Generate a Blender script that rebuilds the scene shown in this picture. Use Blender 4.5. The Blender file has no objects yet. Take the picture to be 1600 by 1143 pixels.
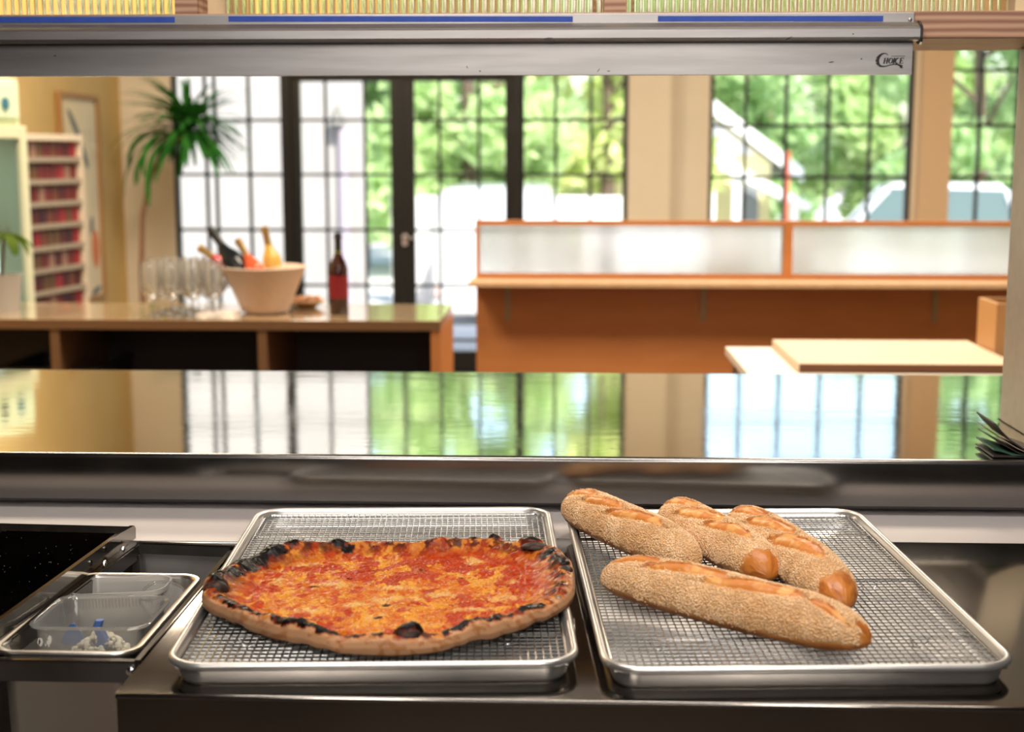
import bpy, math, random
import numpy as np
from mathutils import Vector, Matrix
random.seed(7); rng = np.random.default_rng(7)
R = math.radians
SC = bpy.context.scene
COL = SC.collection

# ---------------------------------------------------------------- camera, sky, sun, lamps, exposure
CAM_H = 1.461
FPX = 2170.0
PITCH, YAW = R(8.6), R(2.24)
cam_d = bpy.data.cameras.new('camera')
cam_d.sensor_width = 36.0
cam_d.lens = FPX / 1600 * 36
cam_d.clip_start = 0.05; cam_d.clip_end = 400
cam_d.dof.use_dof = True
cam_d.dof.focus_distance = 1.92
cam_d.dof.aperture_fstop = 4.1
cam = bpy.data.objects.new('camera', cam_d); COL.objects.link(cam)
cam.location = (0, 0, CAM_H)
cam.rotation_euler = (R(90) - PITCH, 0, YAW)
SC.camera = cam

SC.view_settings.view_transform = 'Standard'
SC.view_settings.look = 'None'
SC.view_settings.gamma = 1
SC.view_settings.use_curve_mapping = False
SC.view_settings.exposure = -0.10
SC.cycles.max_bounces = 12
SC.cycles.transparent_max_bounces = 24
SC.cycles.transmission_bounces = 10
SC.cycles.caustics_reflective = False
SC.cycles.caustics_refractive = False
SC.cycles.sample_clamp_indirect = 6.0

w = bpy.data.worlds.new('sky'); SC.world = w; w.use_nodes = True
nt = w.node_tree
bg = nt.nodes['Background']
sky = nt.nodes.new('ShaderNodeTexSky'); sky.sky_type = 'NISHITA'; sky.sun_disc = False
sky.sun_elevation = R(48); sky.sun_rotation = R(150); sky.air_density = 1.2; sky.dust_density = 2.0; sky.ozone_density = 1.5
nt.links.new(sky.outputs[0], bg.inputs[0]); bg.inputs[1].default_value = 0.50

def sun_lamp(dirv, energy, col, ang):
    d = bpy.data.lights.new('sun', 'SUN'); d.energy = energy; d.color = col; d.angle = R(ang)
    o = bpy.data.objects.new('sun', d); COL.objects.link(o)
    o.rotation_euler = Vector(dirv).to_track_quat('-Z', 'Y').to_euler()
    o.location = (0, 0, 12)
sun_lamp((-0.34, 0.66, -0.80), 8.0, (1, .95, .86), 1.0)      # from behind the building onto the street

def area(name, loc, size, energy, col, aim=(0, 0, -1)):
    d = bpy.data.lights.new(name, 'AREA'); d.shape = 'RECTANGLE'; d.size, d.size_y = size
    d.energy = energy; d.color = col
    o = bpy.data.objects.new(name, d); COL.objects.link(o); o.location = loc
    o.rotation_euler = Vector(aim).to_track_quat('-Z', 'Y').to_euler()
WARM = (1, .85, .66)
# unseen ceiling area lights, added to fill the dining room
for x, y in ((-1.9, 4.2), (-1.9, 6.6), (1.2, 4.2), (1.4, 6.6)):
    area('dining_fill', (x, y, 3.5), (.9, .9), 122, WARM)
# kitchen light over the counter, then unseen fill lights added behind the cook
area('kitchen_light', (.1, 1.55, 2.62), (1.7, .35), 31, (1, .94, .87))
area('kitchen_light', (-.6, -.7, 2.60), (.3, 1.0), 27, (1, .94, .87), (.1, .75, -.6))
area('kitchen_light', (.7, -.7, 2.60), (.3, 1.0), 27, (1, .94, .87), (-.1, .75, -.6))
area('kitchen_light', (.1, -2.3, 1.95), (1.6, .35), 16, (1, .94, .88), (0, 1, -.18))  # low frontal fill, added to brighten the tray fronts

# ---------------------------------------------------------------- pixel (1600x1143) -> world point on a real plane
def P(px, py, ax, val):
    u = px - 800.0; v = py - 571.5
    fwd = FPX * math.cos(PITCH) - v * math.sin(PITCH); up = -(v * math.cos(PITCH) + FPX * math.sin(PITCH))
    x = u * math.cos(YAW) - fwd * math.sin(YAW); y = u * math.sin(YAW) + fwd * math.cos(YAW)
    t = {'x': val / x, 'y': val / y}.get(ax) if ax != 'z' else (val - CAM_H) / up
    return Vector((x * t, y * t, CAM_H + up * t))

# ---------------------------------------------------------------- noise on arrays
def _hash(ix, iy, s):
    n = (ix * 374761393 + iy * 668265263 + s * 974634777) & 0xffffffff
    n = ((n ^ (n >> 13)) * 1274126177) & 0xffffffff
    return ((n ^ (n >> 16)) & 0xffff) / 65535.0
def vnoise(x, y, s=0):
    x = np.asarray(x, float); y = np.asarray(y, float)
    ix = np.floor(x).astype(np.int64); iy = np.floor(y).astype(np.int64)
    fx = x - ix; fy = y - iy; fx = fx * fx * (3 - 2 * fx); fy = fy * fy * (3 - 2 * fy)
    a = _hash(ix, iy, s); b = _hash(ix + 1, iy, s); c = _hash(ix, iy + 1, s); d = _hash(ix + 1, iy + 1, s)
    return (a * (1 - fx) + b * fx) * (1 - fy) + (c * (1 - fx) + d * fx) * fy
def fbm(x, y, s=0, oct=4):
    t = 0; a = .5; tot = 0
    for k in range(oct):
        t = t + a * vnoise(x * 2 ** k + 17.3 * k, y * 2 ** k - 9.1 * k, s + k); tot += a; a *= .5
    return t / tot
def sstep(a, b, x): 
    t = np.clip((x - a) / (b - a), 0, 1); return t * t * (3 - 2 * t)

# ---------------------------------------------------------------- materials
def mat(name, col, rough=.5, metal=0, noise=None, bump=None, coat=0, coat_rough=.1, spec=.5, trans=0, ior=1.45, attr=None,
        rnoise=None, stretch=(1, 1, 1), sss=0, alpha=1, aniso=0, emit=None, emit_s=0):
    m = bpy.data.materials.new(name); m.use_nodes = True; N = m.node_tree.nodes; L = m.node_tree.links
    b = N['Principled BSDF']
    b.inputs['Base Color'].default_value = (*col, 1); b.inputs['Roughness'].default_value = rough
    b.inputs['Metallic'].default_value = metal; b.inputs['Coat Weight'].default_value = coat
    b.inputs['Coat Roughness'].default_value = coat_rough; b.inputs['Specular IOR Level'].default_value = spec
    b.inputs['Transmission Weight'].default_value = trans; b.inputs['IOR'].default_value = ior
    b.inputs['Alpha'].default_value = alpha
    b.inputs['Anisotropic'].default_value = aniso
    if sss:
        b.inputs['Subsurface Weight'].default_value = sss; b.inputs['Subsurface Radius'].default_value = (.01, .005, .003)
    if emit:
        b.inputs['Emission Color'].default_value = (*emit, 1); b.inputs['Emission Strength'].default_value = emit_s
    tc = N.new('ShaderNodeTexCoord'); mp = N.new('ShaderNodeMapping'); L.new(tc.outputs['Object'], mp.inputs[0])
    mp.inputs['Scale'].default_value = stretch
    def nz(scale, detail=4, rg=.6):
        n = N.new('ShaderNodeTexNoise'); n.inputs['Scale'].default_value = scale; n.inputs['Detail'].default_value = detail
        n.inputs['Roughness'].default_value = rg; L.new(mp.outputs[0], n.inputs['Vector']); return n
    src = None
    if attr:
        a = N.new('ShaderNodeAttribute'); a.attribute_name = attr; src = a.outputs['Color']
    if noise:                                   # (scale, second colour, low, high)
        n = nz(noise[0], 6)
        r = N.new('ShaderNodeMapRange'); r.inputs[1].default_value = noise[2]; r.inputs[2].default_value = noise[3]
        L.new(n.outputs['Fac'], r.inputs[0])
        mx = N.new('ShaderNodeMix'); mx.data_type = 'RGBA'
        L.new(r.outputs[0], mx.inputs[0]); mx.inputs[6].default_value = (*col, 1); mx.inputs[7].default_value = (*noise[1], 1)
        if src: L.new(src, mx.inputs[6])
        src = mx.outputs[2]
    if src: L.new(src, b.inputs['Base Color'])
    if rnoise:                                  # (scale, low rough, high rough)
        n = nz(rnoise[0], 5)
        r = N.new('ShaderNodeMapRange'); r.inputs[1].default_value = .3; r.inputs[2].default_value = .7
        r.inputs[3].default_value = rnoise[1]; r.inputs[4].default_value = rnoise[2]
        L.new(n.outputs['Fac'], r.inputs[0]); L.new(r.outputs[0], b.inputs['Roughness'])
    if bump:                                    # (scale, strength, distance)
        n = nz(bump[0], 5); bp = N.new('ShaderNodeBump'); bp.inputs['Strength'].default_value = bump[1]
        bp.inputs['Distance'].default_value = bump[2]
        L.new(n.outputs['Fac'], bp.inputs['Height']); L.new(bp.outputs[0], b.inputs['Normal'])
    return m
def thin_glass(name, tint=(1, 1, 1), rough=.02, haze=0., ior=1.45, gl=1.0):
    m = bpy.data.materials.new(name); m.use_nodes = True; N = m.node_tree.nodes; L = m.node_tree.links
    N.remove(N['Principled BSDF']); out = N['Material Output']
    t = N.new('ShaderNodeBsdfTransparent'); t.inputs[0].default_value = (*tint, 1)
    g = N.new('ShaderNodeBsdfGlossy'); g.inputs['Roughness'].default_value = rough
    f = N.new('ShaderNodeFresnel'); f.inputs[0].default_value = ior
    ml = N.new('ShaderNodeMath'); ml.operation = 'MULTIPLY'; ml.inputs[1].default_value = gl; L.new(f.outputs[0], ml.inputs[0])
    mx = N.new('ShaderNodeMixShader'); L.new(ml.outputs[0], mx.inputs[0]); L.new(t.outputs[0], mx.inputs[1]); L.new(g.outputs[0], mx.inputs[2])
    last = mx.outputs[0]
    if haze:
        d = N.new('ShaderNodeBsdfDiffuse'); d.inputs[0].default_value = (.85, .83, .80, 1)
        tl = N.new('ShaderNodeBsdfTranslucent'); tl.inputs[0].default_value = (.85, .85, .83, 1)
        a = N.new('ShaderNodeMixShader'); a.inputs[0].default_value = .5; L.new(d.outputs[0], a.inputs[1]); L.new(tl.outputs[0], a.inputs[2])
        m2 = N.new('ShaderNodeMixShader'); m2.inputs[0].default_value = haze; L.new(last, m2.inputs[1]); L.new(a.outputs[0], m2.inputs[2]); last = m2.outputs[0]
    L.new(last, out.inputs[0]); return m
def leaf_mat(name, c1, c2, tr=.4, scale=3):
    m = bpy.data.materials.new(name); m.use_nodes = True; N = m.node_tree.nodes; L = m.node_tree.links
    N.remove(N['Principled BSDF']); out = N['Material Output']
    tc = N.new('ShaderNodeTexCoord'); n = N.new('ShaderNodeTexNoise'); n.inputs['Scale'].default_value = scale; n.inputs['Detail'].default_value = 5
    L.new(tc.outputs['Object'], n.inputs['Vector'])
    r = N.new('ShaderNodeMapRange'); r.inputs[1].default_value = .38; r.inputs[2].default_value = .62; L.new(n.outputs['Fac'], r.inputs[0])
    mx = N.new('ShaderNodeMix'); mx.data_type = 'RGBA'; mx.inputs[6].default_value = (*c1, 1); mx.inputs[7].default_value = (*c2, 1); L.new(r.outputs[0], mx.inputs[0])
    d = N.new('ShaderNodeBsdfDiffuse'); t = N.new('ShaderNodeBsdfTranslucent'); L.new(mx.outputs[2], d.inputs[0]); L.new(mx.outputs[2], t.inputs[0])
    s = N.new('ShaderNodeMixShader'); s.inputs[0].default_value = tr; L.new(d.outputs[0], s.inputs[1]); L.new(t.outputs[0], s.inputs[2])
    L.new(s.outputs[0], out.inputs[0]); return m

M = {}
M['steel'] = mat('brushed_steel', (.235, .215, .195), .12, 1, rnoise=(7, .08, .14), stretch=(1, .12, 1))
M['steel_face'] = mat('brushed_steel_face', (.25, .235, .222), .2, 1, rnoise=(3, .17, .22), stretch=(3, 1, .3))
M['steel_top'] = mat('polished_steel_top', (.74, .70, .62), .05, 1, rnoise=(5, .035, .085), bump=(3.2, .10, .006), stretch=(.6, 1.6, 1))
M['steel_dark'] = mat('dull_dark_steel', (.23, .215, .205), .33, 1, rnoise=(6, .25, .42))
M['alu'] = mat('dull_aluminium', (.60, .58, .56), .36, .86, rnoise=(14, .30, .42), bump=(90, .04, .0006))
M['steel_satin'] = mat('satin_steel', (.62, .58, .54), .32, 1, rnoise=(9, .26, .38))
M['alu_rail'] = mat('extruded_aluminium', (.33, .315, .31), .42, 1, noise=(60, (.29, .277, .272), .4, .6), rnoise=(8, .34, .48), stretch=(.08, 1, 1))
M['wire'] = mat('chromed_wire', (.60, .59, .57), .18, 1)
M['post'] = mat('beige_metal_post', (.42, .37, .29), .42, .55, noise=(40, (.38, .34, .27), .4, .6))
M['screw'] = mat('zinc_screw', (.8, .8, .78), .15, 1)
M['black'] = mat('black_plastic', (.012, .011, .012), .4)
M['white_board'] = mat('white_board', (.43, .39, .375), .5, noise=(5, (.40, .36, .35), .4, .7))
M['blue_tape'] = mat('blue_tape', (.012, .045, .27), .6, noise=(70, (.016, .055, .30), .4, .6))
M['ink'] = mat('black_ink', (.01, .01, .01), .5)
M['lid_white'] = mat('milky_plastic', (.75, .72, .70), .3)
M['ply_edge'] = None
M['tan_paint'] = mat('tan_board', (.62, .46, .27), .6, noise=(20, (.56, .41, .24), .4, .6))
M['wood_orange'] = mat('orange_plywood', (.54, .21, .065), .5, noise=(3, (.49, .18, .05), .35, .65), stretch=(1, 1, 5), coat=.15, coat_rough=.3)
M['wood_light'] = mat('pale_maple', (.47, .33, .19), .16, noise=(4, (.42, .29, .16), .35, .65), stretch=(8, 1, 1), coat=1, coat_rough=.07, spec=.8)
M['wood_edge'] = mat('plain_birch_edge', (.20, .10, .045), .5, noise=(20, (.16, .08, .035), .35, .65), stretch=(1, 1, 30))
M['wood_board'] = mat('pale_birch', (.62, .48, .34), .5, noise=(3, (.58, .44, .30), .35, .65), stretch=(1, 8, 1))
M['table_white'] = mat('off_white_top', (.70, .64, .56), .4)
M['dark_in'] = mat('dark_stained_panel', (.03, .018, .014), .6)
M['wall'] = mat('cream_wall', (.86, .77, .61), .8, noise=(3, (.83, .74, .58), .4, .6))
M['wall_left'] = mat('ochre_wall', (.68, .47, .18), .8, noise=(3, (.64, .44, .165), .4, .6))
M['wall_kitchen'] = mat('grey_kitchen_wall', (.16, .14, .13), .5)
M['ceil'] = mat('dark_stained_ceiling', (.10, .065, .045), .7)
M['floor'] = mat('brown_floor', (.16, .12, .09), .45, noise=(4, (.12, .09, .07), .4, .6))
M['tile'] = mat('kitchen_floor', (.11, .075, .055), .4)
M['frame_black'] = mat('black_window_frame', (.014, .013, .012), .4)
M['pane'] = thin_glass('window_glass', (.98, .99, .98), gl=.9)
M['clear'] = thin_glass('drinking_glass', (.98, .98, .97), .03, haze=.12, gl=2.6)
M['poly'] = thin_glass('clear_polycarbonate', (.95, .94, .92), .08, haze=.15, gl=1.3)
M['milky'] = thin_glass('milky_deli_plastic', (.97, .95, .93), .2, haze=.42)
def reeded_mix(name, col, rough, milk):
    m = bpy.data.materials.new(name); m.use_nodes = True; N = m.node_tree.nodes; L = m.node_tree.links
    b = N['Principled BSDF']; out = N['Material Output']
    b.inputs['Transmission Weight'].default_value = 1; b.inputs['Roughness'].default_value = rough; b.inputs['IOR'].default_value = 1.35
    b.inputs['Base Color'].default_value = (*col, 1)
    t = N.new('ShaderNodeBsdfTranslucent'); t.inputs[0].default_value = (*col, 1)
    mx = N.new('ShaderNodeMixShader'); mx.inputs[0].default_value = milk; L.new(b.outputs[0], mx.inputs[1]); L.new(t.outputs[0], mx.inputs[2])
    L.new(mx.outputs[0], out.inputs[0]); return m
M['reeded'] = reeded_mix('reeded_glass', (1, .91, .70), .05, .10)
M['fluted'] = reeded_mix('fluted_frosted_glass', (.99, 1, .99), .10, .12)
def ply_edge():
    m = mat('plywood_edge', (.30, .165, .11), .6); N = m.node_tree.nodes; L = m.node_tree.links; b = N['Principled BSDF']
    tc = N.new('ShaderNodeTexCoord'); wv = N.new('ShaderNodeTexWave'); wv.bands_direction = 'Z'; wv.inputs['Scale'].default_value = 26
    wv.inputs['Distortion'].default_value = 2.5; wv.inputs['Detail'].default_value = 3
    mp = N.new('ShaderNodeMapping'); mp.inputs['Scale'].default_value = (.15, .15, 1); L.new(tc.outputs['Object'], mp.inputs[0]); L.new(mp.outputs[0], wv.inputs[0])
    mx = N.new('ShaderNodeMix'); mx.data_type = 'RGBA'; L.new(wv.outputs['Fac'], mx.inputs[0])
    mx.inputs[6].default_value = (.22, .10, .06, 1); mx.inputs[7].default_value = (.42, .25, .16, 1); L.new(mx.outputs[2], b.inputs['Base Color']); return m
M['ply_edge'] = ply_edge()

# ---------------------------------------------------------------- mesh builder
class MB:
    def __init__(s): s.v = []; s.f = []
    def add(s, V, Fc):
        o = len(s.v); s.v += [tuple(p) for p in V]; s.f += [tuple(i + o for i in q) for q in Fc]; return s
    def box(s, x0, x1, y0, y1, z0, z1):
        V = [(x0, y0, z0), (x1, y0, z0), (x1, y1, z0), (x0, y1, z0), (x0, y0, z1), (x1, y0, z1), (x1, y1, z1), (x0, y1, z1)]
        return s.add(V, [(0, 3, 2, 1), (4, 5, 6, 7), (0, 1, 5, 4), (1, 2, 6, 5), (2, 3, 7, 6), (3, 0, 4, 7)])
    def loft(s, loops, closed=False, cap0=True, cap1=True):
        n = len(loops[0]); V = [p for l in loops for p in l]; Fc = []
        K = len(loops); rngk = K if closed else K - 1
        for k in range(rngk):
            a = k * n; b = ((k + 1) % K) * n
            for i in range(n):
                j = (i + 1) % n; Fc.append((a + i, a + j, b + j, b + i))
        if not closed:
            if cap0: Fc.append(tuple(range(n))[::-1])
            if cap1: Fc.append(tuple((K - 1) * n + i for i in range(n)))
        return s.add(V, Fc)
    def tube(s, pts, r, n=8, closed=False, caps=True):
        pts = [Vector(p) for p in pts]; K = len(pts); rr = r if hasattr(r, '__len__') else [r] * K; loops = []
        up = Vector((0, 0, 1)); prev = None
        for k in range(K):
            if closed: d = pts[(k + 1) % K] - pts[k - 1]
            else: d = pts[min(k + 1, K - 1)] - pts[max(k - 1, 0)]
            d.normalize()
            if prev is None:
                a = d.cross(up)
                if a.length < 1e-3: a = d.cross(Vector((1, 0, 0)))
            else: a = prev - d * prev.dot(d)
            a.normalize(); prev = a; b = d.cross(a)
            loops.append([pts[k] + (a * math.cos(t) + b * math.sin(t)) * rr[k] for t in [2 * math.pi * i / n for i in range(n)]])
        return s.loft(loops, closed, caps and not closed, caps and not closed)
    def lathe(s, prof, n=24, c=(0, 0, 0), cap0=True, cap1=True):
        loops = [[(c[0] + r * math.cos(2 * math.pi * i / n), c[1] + r * math.sin(2 * math.pi * i / n), c[2] + z) for i in range(n)] for r, z in prof]
        return s.loft(loops, False, cap0, cap1)
    def prism(s, poly, d0, d1, f):        # poly in 2-D, f(u,v,d)->xyz
        n = len(poly); V = [f(u, v, d0) for u, v in poly] + [f(u, v, d1) for u, v in poly]
        return s.add(V, [tuple(range(n)), tuple(range(2 * n - 1, n - 1, -1))] + [(i, i + n, (i + 1) % n + n, (i + 1) % n) for i in range(n)])
    def xf(s, mtx):
        s.v = [tuple(mtx @ Vector(p)) for p in s.v]; return s
def rrect(w, d, r, z, n=6, c=(0, 0)):
    pts = []
    for cx, cy, a0 in ((w / 2 - r, d / 2 - r, 0), (-w / 2 + r, d / 2 - r, 90), (-w / 2 + r, -d / 2 + r, 180), (w / 2 - r, -d / 2 + r, 270)):
        for i in range(n + 1):
            a = R(a0 + 90 * i / n); pts.append((c[0] + cx + r * math.cos(a), c[1] + cy + r * math.sin(a), z))
    return pts
def tag(o, label=None, cat=None, group=None, kind=None):
    if label: o['label'] = label
    if cat: o['category'] = cat
    if group: o['group'] = group
    if kind: o['kind'] = kind
    return o
def thing(name, label, cat, loc=(0, 0, 0), rz=0, group=None):
    o = bpy.data.objects.new(name, None); o.empty_display_size = .05; COL.objects.link(o); o.location = loc; o.rotation_euler = (0, 0, rz)
    return tag(o, label, cat, group)
def obj(name, mb, m, parent=None, smooth=False, bevel=0, world=True, recalc=True, angle=40):
    """world=True: the vertices are world coordinates; an unparented mesh gets its origin at its base"""
    me = bpy.data.meshes.new(name); V = [Vector(p) for p in mb.v]
    if parent is None and world:
        A = np.array(mb.v); org = Vector(((A[:, 0].min() + A[:, 0].max()) / 2, (A[:, 1].min() + A[:, 1].max()) / 2, A[:, 2].min()))
        V = [p - org for p in V]
    elif parent is not None and world:
        chain = Matrix.Identity(4); q = parent
        while q is not None:
            chain = Matrix.LocRotScale(q.location, q.rotation_euler, q.scale) @ chain; q = q.parent
        inv = chain.inverted(); V = [inv @ p for p in V]
    me.from_pydata([tuple(p) for p in V], [], mb.f)
    if recalc:
        import bmesh
        bm = bmesh.new(); bm.from_mesh(me); bmesh.ops.recalc_face_normals(bm, faces=bm.faces); bm.to_mesh(me); bm.free()
    me.materials.append(m)
    if smooth:
        me.polygons.foreach_set('use_smooth', [True] * len(me.polygons))
        if angle and angle < 180: me.set_sharp_from_angle(angle=R(angle))
    o = bpy.data.objects.new(name, me); COL.objects.link(o)
    if parent is None and world: o.location = org
    if parent is not None: o.parent = parent
    if bevel:
        b = o.modifiers.new('bevel', 'BEVEL'); b.width = bevel; b.segments = 2; b.limit_method = 'ANGLE'; b.angle_limit = R(35)
    return o
def copy_tree(o, parent=None):
    c = o.copy(); COL.objects.link(c)
    if parent is not None: c.parent = parent
    for ch in list(o.children): copy_tree(ch, c)
    return c
def struct(name, mb, m, parent=None, **k):
    o = obj(name, mb, m, parent, **k)
    if parent is None: o['kind'] = 'structure'
    return o
def sthing(name):
    o = bpy.data.objects.new(name, None); COL.objects.link(o); o['kind'] = 'structure'; return o
def setcol(o, C, name='tint'):
    a = o.data.color_attributes.new(name, 'FLOAT_COLOR', 'POINT')
    A = np.ones((len(o.data.vertices), 4), np.float32); A[:, :3] = C; a.data.foreach_set('color', A.ravel())
# ================================================================ THE ROOM
def B(*a): return MB().box(*a)
WX0, WX1 = -3.2, 4.3
struct('floor', B(WX0, WX1, -2.6, 10.15, -.2, -.1), M['floor'])
struct('ceiling', B(WX0 - .2, WX1 + .2, -2.8, 10.6, 3.6, 3.75), M['ceil'])
struct('wall_left', B(WX0 - .2, WX0, 2.55, 10.15, -.2, 3.6), M['wall_left'])
struct('wall_right', B(WX1, WX1 + .2, 2.55, 10.15, -.2, 3.6), M['wall'])
kb = B(WX0 - .2, WX1 + .2, -2.8, -2.6, -.2, 3.6)
struct('wall_back', kb, M['wall_kitchen'])
struct('wall_kitchen_left', B(WX0 - .2, WX0, -2.6, 2.55, -.2, 3.6), M['wall_kitchen'])
struct('wall_kitchen_right', B(WX1, WX1 + .2, -2.6, 2.55, -.2, 3.6), M['wall_kitchen'])
Z1, Z2 = 0.09, 2.86
wf = MB()
for x0, x1 in ((WX0, -2.833), (.43, 1.006), (2.43, 2.672), (3.95, WX1)): wf.box(x0, x1, 10, 10.18, -.2, 3.6)
for x0, x1 in ((-2.833, .43), (1.006, 2.43), (2.672, 3.95)): wf.box(x0, x1, 10, 10.18, Z2, 3.6)
wf.box(-2.833, -2.021, 10, 10.18, -.2, Z1); wf.box(-.336, .43, 10, 10.18, -.2, Z1)
wf.box(1.006, 2.43, 10, 10.18, -.2, .35); wf.box(2.672, 3.95, 10, 10.18, -.2, .35)
struct('wall_front', wf, M['wall'])
struct('trim_1', B(.43, .72, 9.86, 10, -.1, 3.6), M['wall'])          # pilaster
struct('trim_2', B(2.46, 2.672, 9.9, 10, -.1, 3.6), mat('warm_tan_pilaster', (.78, .56, .35), .8))

def window(name, x0, x1, z0, z1, vs, hs, fr=.03, parent=None, yy=10.05):
    t = sthing(name); t.location = ((x0 + x1) / 2, yy, z0)
    f = MB()
    for a in (x0, x1 - fr): f.box(a, a + fr, yy - .03, yy + .03, z0, z1)
    for a in (z0, z1 - fr): f.box(x0 + fr, x1 - fr, yy - .03, yy + .03, a, a + fr)
    struct('window_frame', f, M['frame_black'], t)
    m = MB()
    for v in vs: m.box(v - .011, v + .011, yy - .018, yy + .018, z0 + fr, z1 - fr)
    for h in hs: m.box(x0 + fr, x1 - fr, yy - .017, yy + .017, h - .011, h + .011)
    struct('muntins', m, M['frame_black'], t)
    struct('pane', MB().add([(x0 + .01, yy, z0 + .01), (x1 - .01, yy, z0 + .01), (x1 - .01, yy, z1 - .01), (x0 + .01, yy, z1 - .01)], [(0, 1, 2, 3)]), M['pane'], t, recalc=False)
    return t
HL = (.528, .93, 1.327, 1.714, 2.11, 2.5)
HR = (.60, .95, 1.31, 1.672, 2.052, 2.43)
window('window_1', -2.833, -2.021, Z1, Z2, (-2.60, -2.53, -2.285), HL)
window('window_2', -.336, .43, Z1, Z2, (-.081, .169), HL)
window('window_3', 1.006, 2.43, .35, Z2, (1.263, 1.547, 1.843, 2.139), HR)
window('window_4', 2.672, 3.95, .35, Z2, (2.90, 3.16, 3.42, 3.68), HR)
window('window_5', -2.021, -.336, 2.06, Z2, (-1.73, -1.449, -1.178, -.912, -.629), (2.46,))   # above the doors
d = sthing('door_1'); d.location = (-1.18, 10.05, -.1)
fm = MB(); fm.box(-2.021, -1.975, 9.98, 10.12, -.1, 2.06); fm.box(-.382, -.336, 9.98, 10.12, -.1, 2.06); fm.box(-1.975, -.382, 9.98, 10.12, 2.02, 2.06)
struct('door_frame', fm, M['frame_black'], d)
for nm, x0, x1, g0, g1, bars in (('l', -1.973, -1.178, -1.910, -1.261, (-1.73, -1.449)), ('r', -1.176, -.384, -1.091, -.441, (-.912, -.629))):
    lf = MB(); yy = 10.05
    lf.box(x0, g0, yy - .025, yy + .025, -.09, 2.018); lf.box(g1, x1, yy - .025, yy + .025, -.09, 2.018)
    lf.box(g0, g1, yy - .025, yy + .025, 1.985, 2.018); lf.box(g0, g1, yy - .025, yy + .025, -.09, .05)
    leaf = struct('door_leaf', lf, M['frame_black'], d)
    mm = MB()
    for v in bars: mm.box(v - .01, v + .01, yy - .015, yy + .015, .05, 1.985)
    for h in (.13, .528, .93, 1.327, 1.714): mm.box(g0, g1, yy - .014, yy + .014, h - .01, h + .01)
    struct('muntins', mm, M['frame_black'], leaf)
    struct('pane', MB().add([(g0, yy, .05), (g1, yy, .05), (g1, yy, 1.985), (g0, yy, 1.985)], [(0, 1, 2, 3)]), M['pane'], leaf, recalc=False)
h = MB().loft([rrect(.036, .085, .017, z) for z in (0, .012)]); h.xf(Matrix.Translation((-1.165, 10.025, .862)) @ Matrix.Rotation(R(90), 4, 'X'))
h2 = MB().tube([(-1.165, 10.02, .875), (-1.165, 9.97, .875), (-1.12, 9.965, .875), (-1.08, 9.965, .875)], .009)
hh = struct('door_handle', h, mat('pale_handle', (.85, .75, .78), .4, .3), d, smooth=True); struct('lever', h2, M['steel_dark'], hh, smooth=True)

# ================================================================ OUTSIDE
g = MB(); prof = [(10.18, -.12), (13, -.12), (20, -1.0), (90, -1.0)]
for k in range(3):
    (ya, za), (yb, zb) = prof[k], prof[k + 1]; g.add([(-45, ya, za), (45, ya, za), (45, yb, zb), (-45, yb, zb)], [(0, 1, 2, 3)])
struct('ground', g, mat('pale_pavement', (.66, .64, .61), .85, noise=(.8, (.60, .58, .55), .4, .6)), recalc=False)
struct('threshold_path', B(-2.02, -.34, 10.0, 10.18, -.12, -.1), M['frame_black'])

bd = thing('building', 'plain white rendered building seen through the left window and door', 'building', (-2.03, 14, -.3), R(8.3))
obj('wall', MB().box(-9, 0, 0, 7, 0, 7.4), mat('white_render', (.44, .425, .41), .9, noise=(2, (.41, .395, .38), .4, .6)), bd, world=False)
obj('parapet', MB().box(-9.05, .05, -.05, 7.05, 7.4, 7.55), mat('grey_coping', (.5, .5, .5), .8), bd, world=False)
dp = obj('drainpipe', MB().tube([(-.2, -.07, .1), (-.2, -.07, 2.05)], .055, 12), mat('mauve_grey_pipe', (.50, .44, .50), .6), bd, world=False, smooth=True)
obj('wall_lamp', MB().lathe([(.02, 0), (.09, .01), (.05, .12), (.03, .16), (.02, .2)], 16, (-.26, -.09, 2.05)), mat('dark_grey_lamp', (.2, .2, .18), .6), bd, world=False, smooth=True)
obj('awning', MB().prism([(-3.9, 2.4), (-2.35, 2.4), (-2.75, 3.6), (-3.9, 3.6)], -.5, 0, lambda u, v, e: (u, e, v)), mat('grey_canvas', (.45, .5, .55), .8), bd, world=False)
t_ = tag(obj('boundary_wall', MB().box(-2.9, .9, 23, 23.3, -1, .80), mat('white_wall_paint', (.85, .83, .82), .9)), 'low white boundary wall across the street beyond the double doors', 'wall')

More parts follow.
